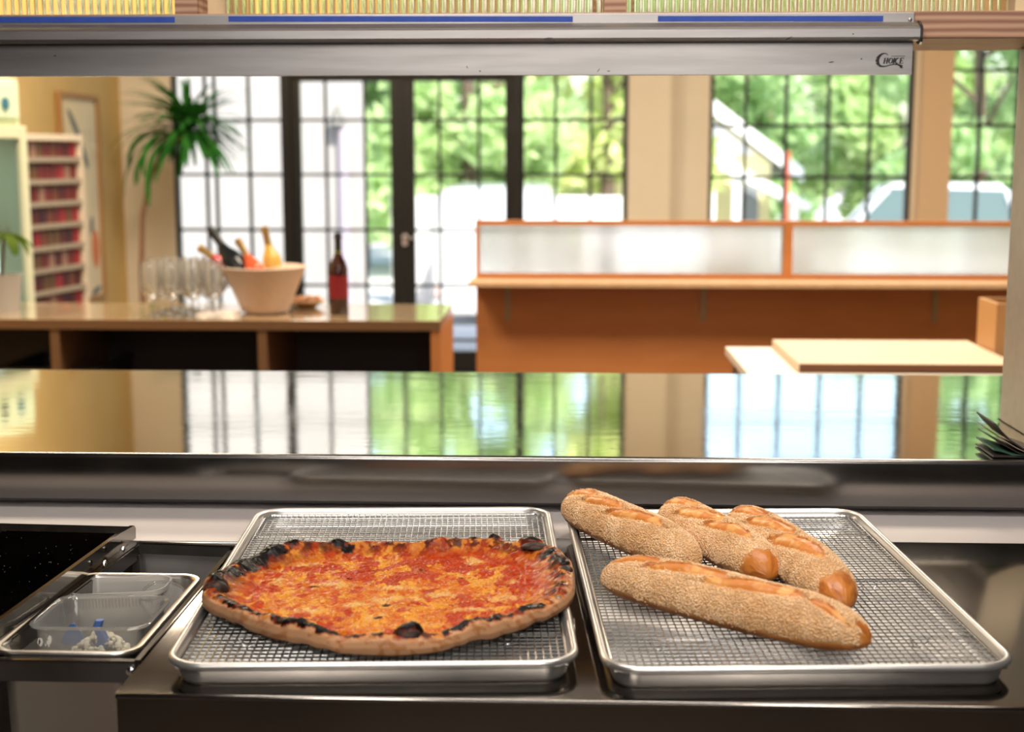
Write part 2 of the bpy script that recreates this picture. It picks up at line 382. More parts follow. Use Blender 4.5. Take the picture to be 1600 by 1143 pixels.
def car(x, y, rz, s, label, paint, grp=None):
    t = thing('car', label, 'car', (x, y, -1.0), rz)
    L_, W_ = 4.6 * s, 1.8
    side = [(-.5, .35), (-.49, .8), (-.46, .95), (.28, 1.02), (.47, .88), (.5, .7), (.5, .35)]
    body = MB().prism([(u * L_, v) for u, v in side], -W_ / 2, W_ / 2, lambda u, v, e: (u, e, v))
    obj('body', body, paint, t, world=False, bevel=.06)
    for (zs, ins, nm) in ((0, 0, 'cabin'),):
        lo = [(-.45 * L_, -W_ / 2 + .06, .97), (.25 * L_, -W_ / 2 + .06, 1.0), (.25 * L_, W_ / 2 - .06, 1.0), (-.45 * L_, W_ / 2 - .06, .97)]
        hi = [(-.39 * L_, -W_ / 2 + .2, 1.66), (.09 * L_, -W_ / 2 + .2, 1.70), (.09 * L_, W_ / 2 - .2, 1.70), (-.39 * L_, W_ / 2 - .2, 1.66)]
        obj('cabin_glass', MB().loft([lo, hi]), mat('car_glass', (.10, .15, .15), .35, spec=.25), t, world=False)
        rf = MB().loft([[(-.40 * L_, -W_ / 2 + .19, 1.66), (.10 * L_, -W_ / 2 + .19, 1.70), (.10 * L_, W_ / 2 - .19, 1.70), (-.40 * L_, W_ / 2 - .19, 1.66)],
                        [(-.37 * L_, -W_ / 2 + .26, 1.78), (.07 * L_, -W_ / 2 + .26, 1.80), (.07 * L_, W_ / 2 - .26, 1.80), (-.37 * L_, W_ / 2 - .26, 1.78)]])
        obj('roof', rf, paint, t, world=False, bevel=.03)
        for sgn in (-1, 1):
            for (xa, xb, hh2) in ((-.45, -.39, 1.66), (.255, .095, 1.70), (-.10, -.10, 1.69)):
                obj('pillar', MB().tube([(xa * L_, sgn * (W_ / 2 - .05), .97), (xb * L_, sgn * (W_ / 2 - .2), hh2)], .06, 8), paint, t, world=False)
    for sx in (-.31, .31):
        for sy in (-1, 1):
            wb = MB().lathe([(.2, -.1), (.31, -.1), (.33, -.06), (.33, .06), (.31, .1), (.2, .1)], 20); wb.xf(Matrix.Translation((sx * L_, sy * (W_ / 2 - .08), .33)) @ Matrix.Rotation(R(90), 4, 'X'))
            obj('wheel', wb, M['black'], t, world=False, smooth=True)
    return t
wp = mat('white_car_paint', (.62, .63, .65), .25, coat=.5)
# the large one fills windows three and four (roof 1.9 m over the lower street)
c1 = car(6.62, 27.5, R(172), 1.0, 'large white car parked outside beyond the two right-hand windows', wp); c1.scale = (.96, 1.0, 1.09)
vn = thing('van', 'white van parked in front of the low boundary wall, seen from behind', 'van', (-.98, 20.6, -1.0))
obj('body', MB().loft([rrect(1.62, 4.2, .12, .35, c=(0, 0)), rrect(1.70, 4.3, .14, .9, c=(0, 0)), rrect(1.66, 4.25, .14, 1.5), rrect(1.56, 4.1, .2, 1.92), rrect(1.30, 3.8, .2, 2.03)]), wp, vn, world=False, smooth=True, angle=50)
obj('bumper', MB().box(-.8, .8, -2.2, -2.08, .38, .55), mat('grey_bumper', (.5, .5, .52), .5), vn, world=False, bevel=.02)
for s_ in (-1, 1):
    obj('tail_light', MB().box(s_ * .74 - .04, s_ * .74 + .04, -2.16, -2.1, .60, .72), mat('pale_lens', (.55, .42, .40), .3), vn, world=False, bevel=.01)
    for yy in (-1.3, 1.4):
        wb = MB().lathe([(.2, -.1), (.30, -.1), (.32, -.06), (.32, .06), (.30, .1), (.2, .1)], 20); wb.xf(Matrix.Translation((s_ * .72, yy, .32)) @ Matrix.Rotation(R(90), 4, 'Y'))
        obj('wheel', wb, M['black'], vn, world=False, smooth=True)

hs = thing('house', 'white gabled house with pale roof edges seen through the window right of the pilaster', 'house', (2.9, 36, -1.0), 0)
hp = mat('white_clapboard', (.84, .84, .86), .8); hy = mat('pale_yellow_siding', (.78, .72, .42), .8); gr = mat('grey_shingles', (.38, .38, .40), .8)
obj('wall', MB().prism([(-2.6, 0), (2.3, 0), (2.3, 2.3), (-.2, 4.3), (-2.6, 2.3)], 0, 6, lambda u, v, e: (u, e, v)), hy, hs, world=False)
obj('roof', MB().prism([(-.2, 4.32), (3.0, 1.92), (3.0, 2.12), (-.2, 4.56), (-3.3, 2.12), (-3.3, 1.92)], -.3, 6.3, lambda u, v, e: (u, e, v)), gr, hs, world=False)
bb = MB().prism([(-.2, 4.22), (3.05, 1.80), (3.05, 2.14), (-.2, 4.60), (-3.35, 2.14), (-3.35, 1.80)], -.42, -.3, lambda u, v, e: (u, e, v))
obj('barge_board', bb, hp, hs, world=False)
obj('upper_siding', MB().prism([(-1.5, 2.5), (1.9, 2.5), (-.2, 4.15)], -.05, 0, lambda u, v, e: (u, e, v)), hp, hs, world=False)
pr = MB().prism([(.0, 2.5), (2.9, 1.15), (3.0, 1.3), (.0, 2.8)], -2.2, -.3, lambda u, v, e: (u, e, v)); obj('porch_roof', pr, hp, hs, world=False)
for xx in (.6, 1.2, 2.6): obj('porch_column', MB().box(xx - .09, xx + .09, -2.1, -1.9, 0, 1.9 if xx < 2 else 1.3), hp, hs, world=False)
obj('window', MB().box(1.5, 2.0, -.03, 0, .7, 1.7), mat('dim_window', (.25, .28, .32), .3), hs, world=False)
tag(obj('street_post', MB().tube([(P(1232, 236, 'y', 24)[0], 24, -1.0), P(1232, 236, 'y', 24)], .032, 10), mat('red_post', (.50, .12, .07), .6), smooth=True), 'slim red post standing on the street before the green trees', 'post')

greens = [leaf_mat('leaf_green', (.46, .64, .28), (.72, .84, .48), .5), leaf_mat('leaf_yellow_green', (.50, .64, .20), (.82, .84, .46)), leaf_mat('leaf_mid_green', (.40, .60, .28), (.68, .82, .48), .5),
          leaf_mat('leaf_autumn', (.56, .58, .28), (.84, .70, .40))]
bark = mat('bark', (.12, .085, .06), .9)
def tree(name, x, y, hgt, wd, mi, n, label, low=.4, ls=.26):
    t = thing(name, label, 'tree', (x, y, -1.0), 0, 'trees across the street')
    tr = MB().tube([(0, 0, 0), (.1, 0, hgt * .3), (-.05, .1, hgt * .62), (0, 0, hgt * .85)], [.2, .15, .1, .03], 8)
    for k in range(5):
        a = rng.uniform(0, 6.28); z0 = hgt * (.3 + .1 * k); tr.tube([(0, 0, z0), (math.cos(a) * wd * .22, math.sin(a) * wd * .2, z0 + hgt * .1), (math.cos(a) * wd * .38, math.sin(a) * wd * .3, z0 + hgt * .16)], [.07, .05, .02], 6)
    obj('trunk', tr, bark, t, world=False, smooth=True)
    nb = 26; cen = np.stack([rng.uniform(-.36, .36, nb) * wd, rng.uniform(-.3, .3, nb) * wd, rng.uniform(low + .4, hgt - .6, nb)], 1)
    shrink = 1 - .5 * np.clip((cen[:, 2] / hgt - .5) * 2, 0, 1); cen[:, 0] *= shrink; cen[:, 1] *= shrink
    rad = rng.uniform(.5, 1.0, nb) * wd * .2
    k = rng.integers(0, nb, n); d_ = rng.normal(size=(n, 3)); d_ /= np.linalg.norm(d_, axis=1)[:, None]
    p = cen[k] + d_ * (rad[k] * rng.uniform(.55, 1.05, n))[:, None]
    a = rng.normal(size=(n, 3)); a /= np.linalg.norm(a, axis=1)[:, None]; b = np.cross(a, rng.normal(size=(n, 3))); b /= np.linalg.norm(b, axis=1)[:, None]
    s = (ls * rng.uniform(.6, 1.3, n))[:, None]
    V = np.stack([p - a * s, p + b * s * .45, p + a * s, p - b * s * .45], 1).reshape(-1, 3)
    V[:, 2] = np.maximum(V[:, 2], .15)
    mb = MB(); mb.v = [tuple(q) for q in V]; mb.f = [(4 * i, 4 * i + 1, 4 * i + 2, 4 * i + 3) for i in range(n)]
    obj('foliage', mb, greens[mi], t, world=False, recalc=False)
tree('broadleaf_tree', -4.6, 31, 8.5, 4.6, 2, 5200, 'green tree beside the white building, seen through the left door leaf')
tree('broadleaf_tree', -2.1, 29, 9.5, 5.0, 0, 6200, 'fresh green tree straight beyond the right door leaf')
tree('broadleaf_tree', .9, 33, 9.5, 5.4, 1, 6200, 'yellow-green tree filling the window right of the doors')
tree('broadleaf_tree', -1.8, 41, 10, 6, 0, 5000, 'green tree further back between the doors and the next window')
tree('broadleaf_tree', 6.3, 47, 7.4, 6.0, 2, 6000, 'dark green tree rising behind the gabled house')
tree('broadleaf_tree', 8.6, 38, 7.3, 5.2, 0, 6000, 'green tree behind the red post')
tree('broadleaf_tree', 8.9, 31, 9.0, 4.4, 2, 6000, 'dense green tree behind the front of the large white car')
tree('broadleaf_tree', 12.4, 37, 10, 6.0, 0, 6000, 'green tree behind the rear of the large white car')
tree('broadleaf_tree', 5.2, 52, 7.6, 8.0, 3, 4200, 'pale autumn-tinted tree far behind the house roof')
tree('broadleaf_tree', 15.8, 36, 9, 5.0, 2, 4500, 'green tree at the far side of the last window')
tree('broadleaf_tree', 2.2, 46, 10.5, 5.4, 1, 4500, 'tall yellow-green tree behind the pilaster')
tree('broadleaf_tree', -7.2, 40, 9.5, 6, 2, 3500, 'tree partly hidden by the white building')

# ================================================================ DINING ROOM
# --- bar island
bz = .87; by0, by1 = 4.985, 5.56; bx1 = -.455; bx0 = -3.05
bar = thing('bar_counter', 'long plywood bar counter with open dark shelves and pale glossy top', 'counter', ((bx0 + bx1) / 2, (by0 + by1) / 2, -.1))
obj('top', B(bx0, bx1, by0, by1, bz - .035, bz), M['wood_light'], bar, bevel=.002)
eg = B(bx0, bx1 - .0, by0 - .004, by0, bz - .036, bz - .001); obj('front_edge', eg, M['wood_edge'], bar)
xs = [bx0 + .015, P(86, 540, 'y', by0)[0], P(410, 540, 'y', by0)[0]]
for x in xs: obj('divider', B(x - .017, x + .017, by0, by1 - .02, -.1, bz - .035), M['wood_edge'], bar)
obj('end_panel', B(bx1 - .035, bx1, by0, by1, -.1, bz - .035), M['wood_orange'], bar)
obj('shelf', B(bx0 + .03, bx1 - .035, by0 + .03, by1 - .02, .33, .36), M['wood_edge'], bar)
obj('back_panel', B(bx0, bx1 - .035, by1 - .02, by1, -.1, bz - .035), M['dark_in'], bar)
# --- things on the bar's shelf
cr = [('storage_crate', -1.95, .36, .42, .30, (.03, .025, .025), 'dark crate on the shelf of the bar, under the wine glasses'),
      ('storage_crate', -1.40, .30, .36, .22, (.035, .02, .018), 'dark brown crate on the shelf of the bar, left of the middle divider'),
      ('storage_crate', -.74, .26, .30, .16, (.05, .03, .03), 'low dark crate on the shelf near the bar end')]
for n_, cx, w_, d_, h_, c_, lb in cr:
    t = thing(n_, lb, 'crate', (cx, by0 + .33, .36)); m_ = mat('crate_plastic', c_, .6)
    s_ = MB().box(-w_ / 2, w_ / 2, -d_ / 2, d_ / 2, 0, .01)
    for q in (-1, 1):
        s_.box(q * w_ / 2 - .006, q * w_ / 2 + .006, -d_ / 2, d_ / 2, .01, h_); s_.box(-w_ / 2 + .006, w_ / 2 - .006, q * d_ / 2 - .006, q * d_ / 2 + .006, .01, h_)
    obj('body', s_, m_, t, world=False)
    obj('rim', MB().loft([rrect(w_ + .03, d_ + .03, .02, h_), rrect(w_ + .03, d_ + .03, .02, h_ + .012), rrect(w_ - .02, d_ - .02, .02, h_ + .012), rrect(w_ - .02, d_ - .02, .02, h_)], closed=True), m_, t, world=False)

def bottle_prof(hh, r):
    return [(r * .9, 0), (r, .01 * hh), (r, .56 * hh), (r * .86, .63 * hh), (r * .5, .71 * hh), (r * .36, .78 * hh), (r * .34, .93 * hh), (r * .42, .935 * hh), (r * .42, .965 * hh), (r * .34, .97 * hh), (r * .34, hh)]
def wine_bottle(label, loc, body, foil, lab, hh=.30, r=.037, tilt=(0, 0), grp=None):
    t = thing('wine_bottle', label, 'bottle', loc, 0, grp); t.rotation_euler = (tilt[0], tilt[1], 0)
    obj('glass_body', MB().lathe(bottle_prof(hh, r), 24), body, t, world=False, smooth=True, angle=60)
    q = [(r * .385, .775 * hh), (r * .37, .925 * hh), (r * .45, .93 * hh), (r * .45, .97 * hh), (r * .37, .975 * hh), (r * .37, 1.003 * hh)]
    obj('foil', MB().lathe(q, 20), foil, t, world=False, smooth=True)
    if lab: obj('paper_label', MB().lathe([(r * 1.012, .20 * hh), (r * 1.015, .48 * hh)], 24, cap0=False, cap1=False), lab, t, world=False, smooth=True)
    return t
dk = mat('dark_wine_glass', (.03, .006, .008), .08, spec=.7); bk = mat('black_bottle_glass', (.012, .016, .02), .08)
rs = mat('rose_wine', (.62, .12, .05), .12); yl = mat('amber_wine', (.62, .42, .10), .12)
gold = mat('gold_foil', (.55, .36, .14), .3, .8); dkf = mat('dark_foil', (.02, .02, .02), .35); redl = mat('red_label', (.60, .02, .04), .5)
olive = mat('olive_foil', (.30, .32, .04), .4)
b0 = wine_bottle('dark wine bottle with a red label standing alone on the bar', (-.858, 5.20, bz), dk, dkf, mat('dark_red_label', (.20, .008, .014), .5), .305, .036)
obj('neck_band', MB().lathe([(.0145, .222), (.0145, .236)], 20), olive, b0, world=False, smooth=True)
# --- pale conical bucket with leaning bottles
bc = P(410, 490, 'z', bz); bc = Vector((bc.x, 5.24, bz))
bu = thing('wine_bucket', 'pale flared wine bucket on the bar holding four leaning bottles', 'bucket', bc)
rw = .157; rb = .088; hb = .175
pf = [(0.002, .0), (rb * .7, 0), (rb * .72, .004), (rb, .006), (rw, hb - .004), (rw + .004, hb), (rw - .001, hb + .002), (rw - .006, hb - .004), (rb - .004, .014), (.002, .012)]
obj('bowl', MB().lathe(pf, 48), mat('pale_clay', (.66, .52, .43), .6, noise=(90, (.60, .47, .39), .4, .6)), bu, world=False, smooth=True)
def lean(label, base, tip, body, foil, lab, hh=.30, r=.036):
    base = bc + Vector(base); tip = bc + Vector(tip); dv = (tip - base).normalized()
    t = wine_bottle(label, base, body, foil, lab, hh, r, grp=None); t.rotation_mode = 'QUATERNION'; t.rotation_quaternion = dv.to_track_quat('Z', 'Y'); return t
lean('dark red bottle with gold neck leaning far left in the wine bucket', (-.02, .055, .075), (-.228, .045, .222), mat('red_bottle', (.5, .01, .03), .2), gold, mat('white_label', (.8, .76, .72), .5), .295)
lean('black wine bottle leaning steeply in the wine bucket, tallest of the four', (-.005, -.035, .045), (-.188, -.045, .315), bk, dkf, None, .335, .040)
lean('orange rosé bottle with gold neck leaning in the middle of the wine bucket', (.045, -.04, .03), (-.078, -.05, .262), rs, gold, None, .285, .035)
lean('amber wine bottle leaning towards the right side of the wine bucket', (.055, .045, .03), (.0, .035, .305), yl, gold, mat('cream_label', (.75, .65, .45), .5), .30, .036)
tag(obj('folded_napkin', MB().loft([rrect(.15, .12, .01, bz, c=(-1.30, 5.12)), rrect(.14, .11, .01, bz + .016, c=(-1.30, 5.12))]), mat('white_linen', (.85, .80, .76), .9)), 'white folded napkin lying between the glasses and the wine bucket', 'napkin')
# --- small dish behind the bucket
ds = thing('snack_dish', 'small wooden dish of snacks on the bar, right behind the wine bucket', 'dish', (-1.02, 5.42, bz))
obj('bowl', MB().lathe([(.03, 0), (.035, .004), (.075, .028), (.072, .031), (.03, .009), (.002, .008)], 28), mat('olive_wood', (.42, .27, .15), .5), ds, world=False, smooth=True)
fd = MB()
for k in range(14):
    a = rng.uniform(0, 6.28); r_ = rng.uniform(0, .045); c_ = (r_ * math.cos(a), r_ * math.sin(a), .024 + rng.uniform(0, .014)); s_ = rng.uniform(.008, .013)
    fd.lathe([(s_ * math.sin(q), -s_ * math.cos(q)) for q in (.15, .8, 1.57, 2.3, 3.0)], 8, c_)
o_ = obj('snacks', fd, mat('mixed_nuts', (.55, .30, .16), .6), ds, world=False, smooth=True); o_['kind'] = 'stuff'
# --- wine glasses
wg = thing('wine_glass', 'clear stemmed wine glass', 'glass', (0, 0, 0))
gp = [(.033, 0), (.034, .002), (.010, .006), (.0035, .012), (.0035, .060), (.012, .068), (.030, .085), (.037, .115), (.037, .15), (.031, .205)]
obj('bowl', MB().lathe(gp[5:], 24, cap0=True, cap1=False), M['clear'], wg, world=False, smooth=True, angle=180)
obj('stem', MB().lathe(gp[2:6], 12), M['clear'], wg, world=False, smooth=True); obj('foot', MB().lathe(gp[:3], 24), M['clear'], wg, world=False, smooth=True)
first = True
for r_, yy in enumerate((5.07, 5.16, 5.25, 5.34)):
    for k in range(3 if r_ % 2 else 4):
        o = wg if first else copy_tree(wg); first = False
        o.location = (-1.535 + .078 * k + (.038 if r_ % 2 else 0) + r_ * -.014, yy, bz)
        row = ('front', 'second', 'third', 'back')[r_]; pos = ('leftmost', 'second', 'third', 'rightmost')[k if not (r_ % 2 and k == 2) else 3] if True else ''
        o['label'] = '%s clear wine glass of the %s row in the cluster beside the wine bucket' % (pos, row); o['group'] = 'wine glasses on the bar'

# --- service counter / partition with fluted glass
px0 = -.398; px1 = 3.4; PY = 6.1
pt = thing('partition_counter', 'orange plywood partition with fluted glass panels and a ledge', 'counter', (1.5, PY, -.1))
obj('plywood_panel', B(px0, px1, PY + .02, PY + .045, -.1, .905), M['wood_orange'], pt)
obj('ledge', B(px0 - .02, px1, PY - .17, PY + .06, .905, .928), mat('pale_ledge_wood', (.74, .50, .30), .35, coat=.4, coat_rough=.2, noise=(4, (.70, .46, .26), .4, .6), stretch=(6, 1, 1)), pt, bevel=.002)
fr = MB(); zt = 1.181
fr.box(px0, px1, PY + .0, PY + .05, zt - .022, zt); fr.box(px0, px1, PY, PY + .05, .929, .948)
xm = P(1232, 380, 'y', PY)[0]
for x in (px0 + .008, xm, 2.35, px1 - .02): fr.box(x - (.02 if x > 0 else .008), x + (.02 if x > 0 else .008), PY, PY + .05, .948, zt - .022)
obj('frame', fr, M['wood_orange'], pt)
def fluted(x0, x1, z0, z1, yy, pitch, amp, th):
    n = int((x1 - x0) / pitch * 6); mb = MB(); V = []; Fc = []
    for i in range(n + 1):
        x = x0 + (x1 - x0) * i / n; q = abs(math.sin(math.pi * (x - x0) / pitch)) * amp
        for z in (z0, z1): V += [(x, yy - q, z), (x, yy + th, z)]
    for i in range(n):
        a = 4 * i; b = a + 4
        Fc += [(a, a + 2, b + 2, b), (a + 1, b + 1, b + 3, a + 3), (a, b, b + 1, a + 1), (a + 2, a + 3, b + 3, b + 2)]
    Fc += [(0, 1, 3, 2), (4 * n, 4 * n + 2, 4 * n + 3, 4 * n + 1)]
    return mb.add(V, Fc)
for a, b in ((px0 + .018, xm - .021), (xm + .021, 2.329), (2.371, px1 - .041)):
    obj('fluted_glass', fluted(a, b, .949, zt - .023, PY + .025, .012, .003, .006), M['fluted'], pt, smooth=True)
for px in (793, 1100, 1463):
    x = P(px, 470, 'y', PY)[0]; br = MB().box(x - .011, x + .011, PY + .014, PY + .019, .74, .903); br.box(x - .011, x + .011, PY - .13, PY + .014, .899, .904)
    obj('bracket', br, mat('grey_bracket', (.36, .27, .16), .5, .5), pt)

# --- low table with board and box, right
tb = thing('side_table', 'white-topped table just beyond the steel pass, at its right end', 'table', (1.1, 4.0, -.1))
tq = P(1127, 541, 'z', .875); tn = P(1180, 584, 'z', .875)
obj('top', B(.495, 1.75, 3.5, 4.30, .85, .875), M['table_white'], tb, bevel=.002)
obj('edge_strip', B(.497, 1.748, 3.496, 3.5, .851, .874), M['wood_light'], tb)
for x in (.54, 1.70):
    for y in (3.55, 4.25): obj('leg', B(x - .025, x + .025, y - .025, y + .025, -.1, .85), M['wood_edge'], tb)
obj('apron', B(.52, 1.73, 3.53, 4.27, .77, .85), M['wood_edge'], tb)
bo = MB().box(.638, 1.235, 3.785, 4.29, .8752, .8995)
bo_t = tag(obj('plywood_board', bo, M['wood_board'], bevel=.0015), 'thick pale plywood board lying on the white table', 'board')
obj('front_edge', MB().box(.639, 1.234, 3.7825, 3.7852, .8754, .8988), mat('shaded_ply_edge', (.17, .07, .03), .6), bo_t)  # shade on the board's front, painted in as a thin brown strip
bx = thing('wooden_box', 'small open wooden box standing on the table beside the post', 'box', (1.36, 4.12, .8753))
q_ = MB(); q_.box(-.12, .12, -.09, .09, 0, .012)
for s_ in (-1, 1): q_.box(s_ * .115 - .006, s_ * .115 + .006, -.09, .09, .012, .165); q_.box(-.109, .109, s_ * .085 - .006, s_ * .085 + .006, .012, .165)
obj('body', q_, mat('tan_box_wood', (.50, .28, .12), .5), bx, world=False); obj('base', MB().box(-.122, .122, -.092, .092, .0, .02), mat('box_base', (.4, .2, .08), .5), bx, world=False)

# --- glass-door fridge and packet rack by the left wall
fg = thing('drinks_fridge', 'pale green drinks fridge with a glass door against the left wall', 'fridge', (-2.95, 6.20, -.1), R(-10))
fc = mat('pale_green_enamel', (.62, .70, .47), .4); ft = mat('teal_interior', (.10, .33, .36), .4)
bdy = MB(); bdy.box(-.27, .28, -.45, -.42, .08, 1.92); bdy.box(-.27, .28, .42, .45, .08, 1.92); bdy.box(-.27, -.25, -.42, .42, .08, 1.92); bdy.box(-.27, .28, -.42, .42, .08, .12); bdy.box(-.27, .28, -.42, .42, 1.70, 1.92)
obj('body', bdy, fc, fg, world=False, bevel=.006)
obj('liner', MB().box(-.249, -.24, -.42, .42, .12, 1.70), ft, fg, world=False)
dr = MB(); dr.box(.28, .32, -.44, -.38, .12, 1.70); dr.box(.28, .32, .38, .44, .12, 1.70); dr.box(.28, .32, -.38, .38, .12, .18); dr.box(.28, .32, -.38, .38, 1.64, 1.70)
dd = obj('door', dr, mat('pale_door_frame', (.70, .70, .48), .35), fg, world=False, bevel=.004)
obj('pane', MB().add([(.30, -.38, .18), (.30, .38, .18), (.30, .38, 1.64), (.30, -.38, 1.64)], [(0, 1, 2, 3)]), thin_glass('fridge_glass', (.8, .93, .93), gl=2.0), dd, world=False)
obj('handle', MB().tube([(.33, -.34, .7), (.36, -.34, .72), (.36, -.34, 1.25), (.33, -.34, 1.27)], .01), M['alu'], dd, world=False, smooth=True)
obj('light_tube', MB().tube([(.20, .30, .2), (.20, .30, 1.6)], .02, 10), mat('fridge_tube', (1, 1, 1), .5, emit=(.8, 1, 1), emit_s=2.2), fg, world=False, smooth=True)
sh = MB()
for z in (.5, .85, 1.2): sh.box(-.25, .22, -.41, .41, z, z + .012)
obj('shelf', sh, M['alu'], fg, world=False)
hd = MB().box(.281, .30, -.42, .42, 1.735, 1.90); hd_ = obj('header_panel', hd, mat('pale_header', (.66, .78, .56), .3), fg, world=False, bevel=.004)
for yy, c_ in ((.16, (.03, .05, .03)), (.30, (.04, .16, .22))):
    v_ = MB().lathe([(.03, 0), (.03, .006)], 16); v_.xf(Matrix.Translation((.30, yy, 1.80)) @ Matrix.Rotation(R(90), 4, 'Y')); obj('round_mark', v_, mat('mark', c_, .4), hd_, world=False)
for k, (yy, z, c_) in enumerate(((-.3, .512, (.75, .8, .8)), (-.15, .512, (.8, .5, .4)), (0, .512, (.75, .8, .8)), (.13, .512, (.3, .5, .6)), (-.25, .862, (.8, .75, .6)), (-.1, .862, (.7, .8, .8)), (.06, .862, (.85, .6, .5)), (-.2, 1.212, (.8, .8, .75)), (-.02, 1.212, (.3, .6, .6)), (.14, 1.212, (.85, .7, .4)))):
    q = MB().lathe([(.03, 0), (.033, .01), (.033, .15), (.02, .19), (.013, .2), (.013, .23)], 16, (0, 0, 0))
    m4 = Matrix.LocRotScale(fg.location, fg.rotation_euler, None); lo = m4 @ Vector((.08, yy, z))
    t = obj('drink_bottle', q, mat('drink_%d' % k, c_, .3), smooth=True); t.location = lo
    tag(t, '%s drink bottle on the %s shelf of the drinks fridge' % (('leftmost', 'second', 'third', 'fourth')[[0, 1, 2, 3, 0, 1, 2, 0, 1, 2][k]], ('lowest', 'middle', 'upper')[0 if k < 4 else 1 if k < 7 else 2]), 'bottle', 'bottles in the drinks fridge')

rk = thing('display_rack', 'white wire display rack full of red packets by the left wall', 'rack', (-2.95, 7.72, -.1), R(-10))
wr = mat('white_rack_metal', (.78, .66, .50), .5); wt_ = mat('beige_wire_tray', (.36, .29, .21), .5)
for y in (-.30, .28): obj('side_panel', MB().box(-.08, .11, y, y + .02, 0, 1.67), wr, rk, world=False)
obj('back', MB().box(-.09, -.08, -.30, .30, 0, 1.67), mat('rack_back', (.10, .02, .02), .6), rk, world=False)
zs = [1.53 - .1215 * k for k in range(12)]
for k, z in enumerate(zs):
    s_ = MB().box(-.08, .10, -.28, .28, z, z + .006); s_.box(.10, .106, -.28, .28, z - .004, z + .026); obj('tray', s_, wt_, rk, world=False)
obj('top', MB().box(-.08, .112, -.30, .30, 1.645, 1.68), wr, rk, world=False)
pcs = [mat('packet_%d' % i, c, .5) for i, c in enumerate(((.17, .015, .010), (.10, .010, .008), (.36, .015, .02), (.18, .05, .018), (.15, .07, .02), (.34, .18, .12), (.06, .008, .010)))]
pnm = ('red', 'dark red', 'bright red', 'rust-brown', 'ochre-brown', 'pink', 'near-black red')
pm = MB().box(-.03, .03, -.031, .031, 0, .088); pm.box(-.03, .03, -.026, .026, .088, .098)
protos = []
for i, m_ in enumerate(pcs):
    me = bpy.data.meshes.new('packet'); me.from_pydata(pm.v, [], pm.f); me.materials.append(m_); protos.append(me)
rm = Matrix.LocRotScale(rk.location, rk.rotation_euler, None)
for k, z in enumerate(zs[:8]):
    for j in range(8):
        i = int(rng.choice([0, 0, 1, 1, 6, 2, 3, 4, 5])); o = bpy.data.objects.new('packet', protos[i]); COL.objects.link(o)
        o.location = rm @ Vector((.05, -.242 + .069 * j, z + .006)); o.rotation_euler = (0, 0, R(-10))
        tag(o, '%s packet, %s from the left in the %s row of the display rack' % (pnm[i], ('first', 'second', 'third', 'fourth', 'fifth', 'sixth', 'seventh', 'eighth')[j], ('top', 'second', 'third', 'fourth', 'fifth', 'sixth', 'seventh', 'eighth')[k]), 'packet', 'packets in the display rack')
# --- framed print on the left wall
pc = thing('framed_print', 'tall framed print with orange and blue-grey shapes on the left wall', 'picture', (-3.19, 9.06, .50))
pa = MB().box(0, .012, -.33, .33, .02, 1.33); pap = obj('print', pa, mat('cream_paper', (.80, .68, .45), .7), pc, world=False)
f_ = MB(); f_.box(0, .03, -.36, -.33, 0, 1.36); f_.box(0, .03, .33, .36, 0, 1.36); f_.box(0, .03, -.33, .33, 0, .03); f_.box(0, .03, -.33, .33, 1.33, 1.36)
obj('frame', f_, mat('oak_frame', (.40, .20, .06), .5), pc, world=False)
def ell(cy, cz, a, b, rot, m_, nm):
    poly = [(cy + a * math.cos(t) * math.cos(rot) - b * math.sin(t) * math.sin(rot), cz + a * math.cos(t) * math.sin(rot) + b * math.sin(t) * math.cos(rot)) for t in [2 * math.pi * i / 20 for i in range(20)]]
    obj(nm, MB().prism(poly, .012, .0135, lambda u, v, e: (e, u, v)), m_, pap, world=False)
bl = mat('blue_grey_ink', (.13, .16, .16), .7); og = mat('orange_ink', (.72, .22, .08), .7)
ell(-.08, 1.15, .16, .03, R(-42), bl, 'blue_shape'); ell(.06, .98, .13, .035, R(-50), bl, 'blue_shape'); ell(-.02, .80, .06, .13, R(8), og, 'orange_shape'); ell(.16, .50, .06, .03, R(80), bl, 'blue_shape')
ell(.22, .34, .075, .13, 0, og, 'orange_shape'); ell(-.18, .97, .07, .05, R(20), og, 'orange_shape'); ell(.2, .06, .1, .02, R(10), bl, 'blue_shape')
